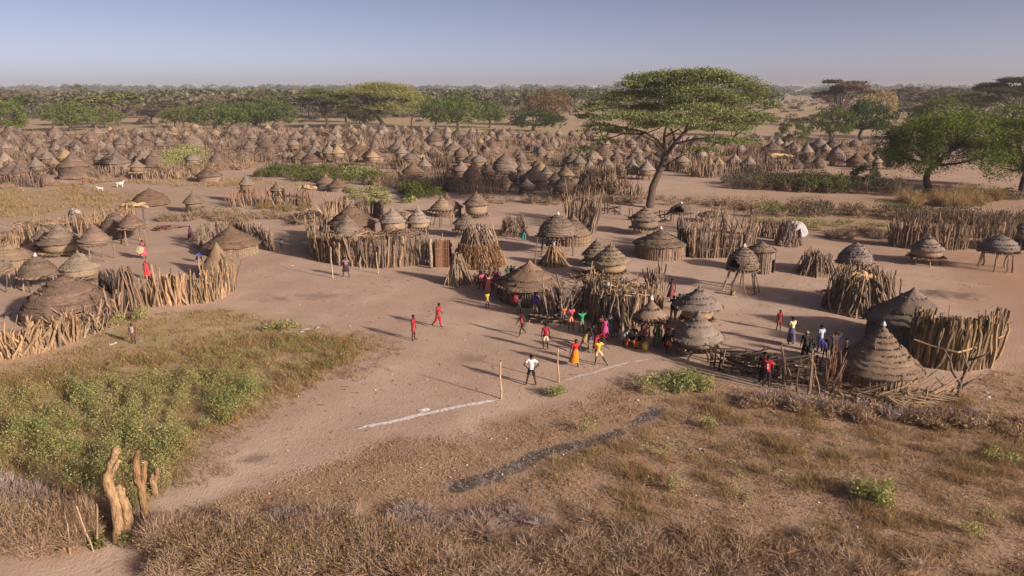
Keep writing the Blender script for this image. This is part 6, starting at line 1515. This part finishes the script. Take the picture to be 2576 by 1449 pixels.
PEOPLE = [
 # players
 ('player in long red shirt and shorts standing alone on the left of the pitch', 1041, 857, 1.55, 'stand', 75, [('tee', RED), ('shorts', RED)]),
 ('player in red shirt and long red trousers stepping towards the crowd', 1103, 824, 1.58, 'step', 60, [('tee', RED), ('trousers', RED)]),
 ('goalkeeper in white t-shirt and black shorts with hands on hips, back turned', 1336, 969, 1.62, 'wide', 180, [('tee', WHT), ('shorts', BLACK)]),
 ('player in red t-shirt and cream shorts, back turned', 1372, 881, 1.55, 'stand', 185, [('tee', RED), ('shorts', CREAM)]),
 ('player in red and white vest walking barefoot before the woodpile', 1313, 845, 1.48, 'walk', -60, [('vest', (.48, .10, .08))]),
 ('girl in red t-shirt and orange wrap skirt by the second goal pole', 1446, 921, 1.55, 'step', 20, [('tee', (.50, .025, .03)), ('sarong', ORANGE)]),
 ('player in yellow t-shirt kicking with one leg stretched out', 1503, 918, 1.5, 'kick', 10, [('tee', YEL), ('shorts', (.50, .36, .22))]),
 ('player in olive shirt lunging between the red and yellow shirts', 1467, 888, 1.5, 'lunge', 70, [('vest', OLV), ('shorts', (.16, .12, .10))]),
 ('dark shirted player reaching towards the olive shirt', 1487, 872, 1.5, 'lunge', -70, [('tee', BLACK), ('shorts', NAVY)]),
 ('woman in red dress with white dots bending behind the yellow shirt', 1500, 886, 1.6, 'bend', 75, [('dress', (.48, .04, .06))], 'hair'),
 # beside the wood pile
 ('man in bright blue t-shirt and khaki trousers by the split firewood', 1346, 801, 1.72, 'stand', -20, [('tee', BLUE), ('trousers', KHAKI)]),
 ('child in pink half hidden behind the man in blue', 1353, 788, 1.45, 'stand', -10, [('tee', PINK), ('shorts', MAROON)]),
 ('person in pink jersey and peach shorts, back against the stick pen', 1436, 832, 1.55, 'stand', 10, [('tee', PINK), ('shorts', (.58, .27, .18))]),
 ('child pulling a bright green shirt up over the head', 1463, 836, 1.35, 'armsup', 15, [('tee', GREENC), ('shorts', GREYC)]),
 ('woman in dark red wrap, left of the pair before the stick pen', 1511, 852, 1.5, 'stand', 20, [('dress', MAROON)]),
 ('girl in magenta dress, right of the pair before the stick pen', 1521, 858, 1.45, 'stand', 10, [('dress', MAG)]),
 ('child in maroon standing beside the grey shirted sitter', 1549, 848, 1.1, 'stand', -20, [('shortdress', (.16, .06, .07))]),
 ('person in yellow shirt standing at the far left corner of the hut crowd', 1226, 776, 1.15, 'stand', 30, [('tee', YEL), ('shorts', KHAKI)]),
 # crowd left of the hut
 ('child in red shirt at the left end of the hut crowd', 1203, 728, 1.1, 'stand', 10, [('tee', RED), ('shorts', MAROON)]),
 ('tall person in rose shirt, second in the hut crowd', 1212, 734, 1.5, 'walk', 30, [('tee', (.40, .10, .16)), ('shorts', MAROON)]),
 ('person in red wrap behind the rose shirt', 1220, 731, 1.45, 'stand', -10, [('dress', (.33, .05, .06))]),
 ('woman in salmon dress in the hut crowd', 1229, 745, 1.6, 'stand', 10, [('dress', (.50, .18, .16))]),
 ('dark bare chested youth standing at the back of the hut crowd', 1209, 716, 1.5, 'fold', 10, [('shorts', BLACK)]),
 ('woman in purple plaid wrap beside the big shaggy roof', 1246, 731, 1.65, 'fold', 0, [('dress', (.25, .06, .15))]),
 ('person peering behind the purple plaid wrap', 1253, 726, 1.5, 'stand', -10, [('dress', PURPLE)]),
 ('person in navy wrap with a white pattern, at the hut wall', 1259, 752, 1.6, 'fold', -15, [('dress', NAVY)]),
 ('second navy wrapped person close to the hut wall', 1264, 748, 1.5, 'stand', -15, [('dress', (.05, .05, .11))]),
 ('child in green behind the big shaggy roof', 1277, 712, 1.3, 'stand', 0, [('tee', DGRN), ('shorts', NAVY)]),
 ('dark shirted child, left of two heads behind the big shaggy roof', 1286, 712, 1.35, 'stand', 0, [('tee', BLACK)]),
 ('dark shirted child, right of two heads behind the big shaggy roof', 1293, 713, 1.32, 'stand', 0, [('tee', NAVY)]),
 ('child in pale blue top under the eave of the shaggy hut', 1284, 768, 1.2, 'stand', 10, [('tee', LBLUE), ('skirt', MAROON)]),
 ('woman in crimson wrap under the eave of the shaggy hut', 1298, 772, 1.6, 'fold', 15, [('dress', (.30, .05, .06))]),
 ('child in grey patterned wrap in front of the shaggy hut', 1306, 790, 1.2, 'stand', 30, [('tee', (.36, .33, .30)), ('shorts', GREYC)]),
 ('child in red and blue stripes standing between firewood and stick pen', 1404, 790, 1.3, 'stand', 0, [('vest', (.50, .05, .10)), ('shorts', NAVY)]),
 ('child in faded orange shirt between the firewood and the pink jersey', 1418, 818, 1.25, 'stand', 10, [('tee', (.42, .16, .06)), ('shorts', NAVY)]),
 ('woman in dark blue wrap right of the magenta dress', 1534, 848, 1.5, 'fold', 5, [('dress', (.06, .07, .17))]),
 ('child in grey top squatting beside the yellow green canister', 1489, 842, 1.2, 'sit', 0, [('tee', GREYC), ('shorts', MAROON)]),
 ('tall woman in brown wrap behind the salmon dress', 1236, 716, 1.62, 'stand', -5, [('dress', (.20, .10, .07))]),
 ('child in dull violet top next to the red child at the crowd end', 1195, 722, 1.05, 'stand', 20, [('tee', (.20, .09, .18)), ('shorts', BLACK)]),
 # seated group
 ('person in pale grey shirt sitting at the left of the seated group', 1565, 868, 1.6, 'sit', 60, [('tee', (.33, .38, .37)), ('trousers', GREYC)]),
 ('dark person sitting behind the grey shirted sitter', 1574, 862, 1.6, 'sit', 10, [('tee', BLACK), ('trousers', BLACK)]),
 ('black shirted person in orange trousers sitting in the middle', 1590, 872, 1.65, 'sit', -25, [('tee', BLACK), ('trousers', (.50, .12, .02))]),
 ('black shirted person with orange wrap sitting at the right of the group', 1606, 873, 1.65, 'sit', 10, [('tee', BLACK), ('trousers', (.48, .14, .03))]),
 ('person with yellow headscarf sitting at the back of the group', 1592, 860, 1.65, 'sit', 0, [('tee', NAVY), ('trousers', BLACK)], 'scarf', 0, YEL),
 ('girl in dark red dress standing behind the seated group', 1619, 851, 1.35, 'stand', 10, [('dress', (.28, .035, .06))]),
 ('person in long green dress under the shaggy granary', 1653, 871, 1.4, 'stand', -70, [('dress', (.13, .22, .06))]),
 ('person in red shirt with pale back beside the nearest granary', 1674, 876, 1.65, 'stand', 100, [('tee', (.36, .05, .08)), ('shorts', BLACK)]),
 ('person in black top and orange shorts below the nearest granary', 1681, 893, 1.55, 'stand', 140, [('tee', BLACK), ('shorts', (.55, .16, .07))]),
 ('child in dark clothes sitting behind the orange shorts', 1667, 868, 1.3, 'sit', 80, [('tee', BLACK), ('shorts', BLACK)]),
 # centre rear
 ('woman in long maroon dress walking behind the big hatted granary', 1688, 757, 1.6, 'walk', -40, [('dress', (.20, .07, .08))]),
 ('person with white cap and light blue shirt bending beside the big hat', 1708, 782, 1.65, 'bend', 75, [('tee', LBLUE), ('trousers', BLACK)], 'scarf', 0, (.62, .56, .56)),
 ('person carrying a black backpack behind the shaggy granary', 1692, 806, 1.6, 'leanfence', 170, [('tee', BLACK), ('trousers', GREYC)]),
 ('second dark dressed person beside the black backpack', 1700, 800, 1.6, 'leanfence', 120, [('tee', NAVY), ('trousers', BLACK)]),
 ('person in teal green trousers and dark top by the low stick shelter', 1318, 607, 1.55, 'armsup', 180, [('tee', BLACK), ('trousers', TEAL)]),
 ('child in white shirt behind the person in teal trousers', 1393, 640, 1.4, 'stand', 30, [('tee', (.5, .52, .55)), ('shorts', NAVY)]),
 ('dark dressed person crouching beside the tall stilted granary', 1376, 625, 1.5, 'sit', 60, [('tee', NAVY), ('trousers', BLACK)]),
 ('woman in red headscarf looking over the mat screen', 1131, 652, 1.65, 'fold', 40, [('tee', (.40, .06, .12)), ('sarong', NAVY)], 'scarf', 0, (.45, .04, .10)),
 ('child behind the enclosure fence left of the mat screen', 1098, 640, 1.35, 'stand', 0, [('tee', BLACK), ('shorts', NAVY)]),
 ('person in white shirt leaning behind the mat screen', 1120, 650, 1.5, 'leanfence', 40, [('tee', WHT), ('shorts', NAVY)]),
 ('person in mauve shirt and dark skirt standing between the far goal poles', 871, 697, 1.6, 'wide', 10, [('tee', (.22, .12, .17)), ('skirt', (.06, .03, .05))]),
 ('toddler in white shirt on the sand left of the central enclosure', 709, 627, .95, 'stand', 0, [('tee', (.42, .44, .46)), ('shorts', NAVY)]),
 # left compound
 ('woman in dark purple wrap running across the left yard', 481, 608, 1.55, 'walk', 60, [('shortdress', PURPLE)]),
 ('woman in red wrap carrying a round tray in the left yard', 363, 651, 1.65, 'fold', 40, [('dress', (.42, .07, .10))]),
 ('figure in bright red hooded wrap behind the stout palisade', 372, 702, 1.5, 'stand', 20, [('dress', (.50, .03, .045))], 'scarf', 0, (.50, .03, .045)),
 ('person in blue shirt sitting in the shade beside the shaggy hut', 497, 660, 1.5, 'sit', 70, [('tee', (.06, .08, .30)), ('shorts', NAVY)]),
 ('barefoot child in patterned vest and brown shorts alone on the left grass', 337, 865, 1.22, 'stand', 10, [('vest', (.36, .28, .30)), ('shorts', (.16, .06, .05))]),
 ('herder in red shirt walking on the far left clearing', 212, 473, 1.6, 'walk', 70, [('tee', (.40, .05, .08)), ('trousers', GREYC)]),
 # right group
 ('child in red football kit standing alone on the right sand', 1958, 832, 1.3, 'stand', 10, [('tee', RED), ('shorts', RED)]),
 ('woman in yellow and black top and blue skirt holding a baby', 1988, 869, 1.68, 'fold', -160, [('tee', (.62, .55, .32)), ('sarong', (.10, .09, .16))]),
 ('person with cream headband and dark clothes standing at the branch fence', 2022, 908, 1.65, 'stand', 160, [('tee', (.06, .055, .05)), ('trousers', BLACK)], 'scarf', 0, (.34, .32, .18)),
 ('person in white and blue shirt with blue trousers among the onlookers', 2060, 888, 1.6, 'stand', 200, [('tee', (.36, .42, .55)), ('trousers', (.06, .08, .28))]),
 ('youth with both hands on the head beside the blue trousers', 2094, 908, 1.65, 'headhands', 190, [('tee', (.05, .04, .06)), ('trousers', (.14, .11, .08))]),
 ('bare chested child standing left of the front pointed hut', 2124, 902, 1.2, 'stand', 190, [('shorts', (.08, .07, .07))]),
 ('man in red shirt with white number leaning on the branch fence', 1926, 976, 1.70, 'reach', 160, [('tee', (.48, .02, .04)), ('shorts', (.03, .03, .04))]),
 ('dark figure standing behind the red shirt with a white number', 1917, 966, 1.70, 'stand', 150, [('tee', (.05, .02, .03)), ('trousers', BLACK)]),
 ('child leaning on the branch fence right of the red numbered shirt', 1951, 948, 1.35, 'leanfence', -60, [('tee', (.10, .08, .12)), ('shorts', DGRN)]),
 ('woman in orange and yellow print wrap sitting by the branch fence', 2004, 958, 1.6, 'sit', -20, [('dress', (.42, .20, .02))]),
 ('person in dark green wrap sitting among the onlookers', 2036, 900, 1.6, 'sit', 160, [('dress', (.03, .09, .05))]),
 ('child in blue top among the onlookers, below the blue trousers', 2073, 905, 1.15, 'stand', 180, [('tee', (.10, .12, .32)), ('shorts', NAVY)]),
 ('child in bright red wrap crouching behind the branch fence', 2052, 935, 1.3, 'sit', 160, [('dress', (.40, .02, .05))]),
]
for t in PEOPLE: person(*t)
# things people carry or sit beside
def lying(name, label, cat, u, v, z, build, col, mat=CLOTH, loc=None):
    root = thing(name, label, cat, loc or (P3(u, v) + Vector((0, 0, z)))); m = MB(); build(m); link({'jerrycan': 'canister', 'tray': 'disc', 'backpack': 'sack'}.get(name, 'shell'), m.mesh(name, mat, True), root, color=col); return root
def jc(m):
    m.tube([(0, 0, 0), (0, 0, .03), (0, 0, .30), (0, 0, .38), (.05, 0, .42)], [.17, .19, .19, .15, .05], 8); m.tube([(-.1, 0, .36), (-.08, 0, .46), (.05, 0, .46), (.08, 0, .38)], [.02, .02, .02, .02], 6); m.tube([(.12, 0, .36), (.15, 0, .45)], [.035, .035], 7)
lying('jerrycan', 'yellow plastic canister standing right of the seated group', 'canister', 1622, 880, 0, jc, (.50, .38, .04), PLAIN)
lying('jerrycan', 'yellow green canister before the left side of the stick pen', 'canister', 1478, 838, 0, jc, (.35, .33, .05), PLAIN)
lying('tray', 'round woven tray held by the woman in red in the left yard', 'tray', 362, 651, .85, lambda m: m.tube([(-.1, -.34, 0), (-.1, -.36, .02), (-.1, -.40, .03)], [.36, .40, .34], 20), (.50, .42, .28), WICKER)
lying('backpack', 'black backpack worn behind the shaggy granary', 'backpack', 1690, 806, .85, lambda m: ellipsoid(m, np.array([0, -.12, .12]), (.19, .14, .27), 10), (.02, .02, .022))
b_ = person('baby in dark cloth held by the woman in the yellow top', 1998, 868, .62, 'sit', 60, [('shortdress', (.05, .05, .06))], z=.98)
c_ = b_.location; b_.location = (c_.x - .02, c_.y + .12, c_.z)
# the number on the red football shirt
num = next(o for o in bpy.data.objects if o.get('label', '').startswith('man in red shirt with white'))
m = MB(); m.add([(.03, .19, 1.10), (-.03, .19, 1.10), (-.03, .19, 1.36), (.03, .19, 1.36), (.07, .19, 1.30), (.03, .19, 1.29)], [[0, 1, 2, 3]], [[3, 4, 5]]); link('shirt_number', m.mesh('shirt_number', CLOTH), num, color=WHT)

# ------------------------------------------------------------------ goats and dog on the far clearing
def goat(label, u, v, s, face, col):
    root = thing('goat', label, 'goat', P3(u, v), 'goats', math.radians(face)); N = []; E = []
    def n(p, r): N.append((np.array(p), r)); return len(N) - 1
    a = n((-.30, 0, .52), .13); b = n((0, 0, .50), .15); c = n((.28, 0, .54), .14); d = n((.44, 0, .72), .07); e = n((.52, 0, .82), .06); f = n((.66, 0, .76), .035)
    E += [(a, b), (b, c), (c, d), (d, e), (e, f), (a, n((-.46, 0, .62), .02))]
    for sy in (.08, -.08):
        k = n((.27, sy, .28), .04); E += [(c, k), (k, n((.27, sy, .03), .025))]
        k = n((-.28, sy, .34), .05); h = n((-.36, sy, .20), .03); E += [(a, k), (k, h), (h, n((-.31, sy, .03), .025))]
    def extra(m):
        for sy in (1, -1): m.tube([(.50, sy * .04, .86), (.46, sy * .06, .96), (.38, sy * .08, 1.0)], [.016, .012, .004], 5); m.tube([(.50, sy * .05, .82), (.49, sy * .13, .78)], [.02, .008], 5)
    link('body', skin_graph(N, E, 1, 1, extra, (HIDE,), 'goat'), root, scale=(s, s, s), color=col)
goat('white goat standing on the far left clearing', 303, 472, 1.25, 10, (.5, .48, .46))
goat('white goat grazing, left of the other on the far clearing', 253, 482, 1.0, 190, (.47, .45, .42))
goat('small dark animal by the dome hut at the left edge', 20, 800, .6, 60, (.03, .03, .03))
# ------------------------------------------------------------------ air
m = MB(); x0, x1, y0, y1, z0, z1 = -4500, 4500, -950, 7600, -1.2, 23
m.add([(x0, y0, z0), (x1, y0, z0), (x1, y1, z0), (x0, y1, z0), (x0, y0, z1), (x1, y0, z1), (x1, y1, z1), (x0, y1, z1)], [[3, 2, 1, 0], [4, 5, 6, 7], [0, 1, 5, 4], [1, 2, 6, 5], [2, 3, 7, 6], [3, 0, 4, 7]])
M = bpy.data.materials.new('air'); M.use_nodes = True; t_ = M.node_tree; t_.nodes.clear()
vo = t_.nodes.new('ShaderNodeVolumePrincipled'); ou = t_.nodes.new('ShaderNodeOutputMaterial'); t_.links.new(vo.outputs[0], ou.inputs['Volume'])
vo.inputs['Color'].default_value = (.74, .82, 1.0, 1); vo.inputs['Density'].default_value = HAZE if 'HAZE' in globals() else .0004; vo.inputs['Anisotropy'].default_value = .0
if USE_HAZE: tag(link('haze', m.mesh('haze', M)), 'thin bluish haze in the air', None, None, 'stuff')
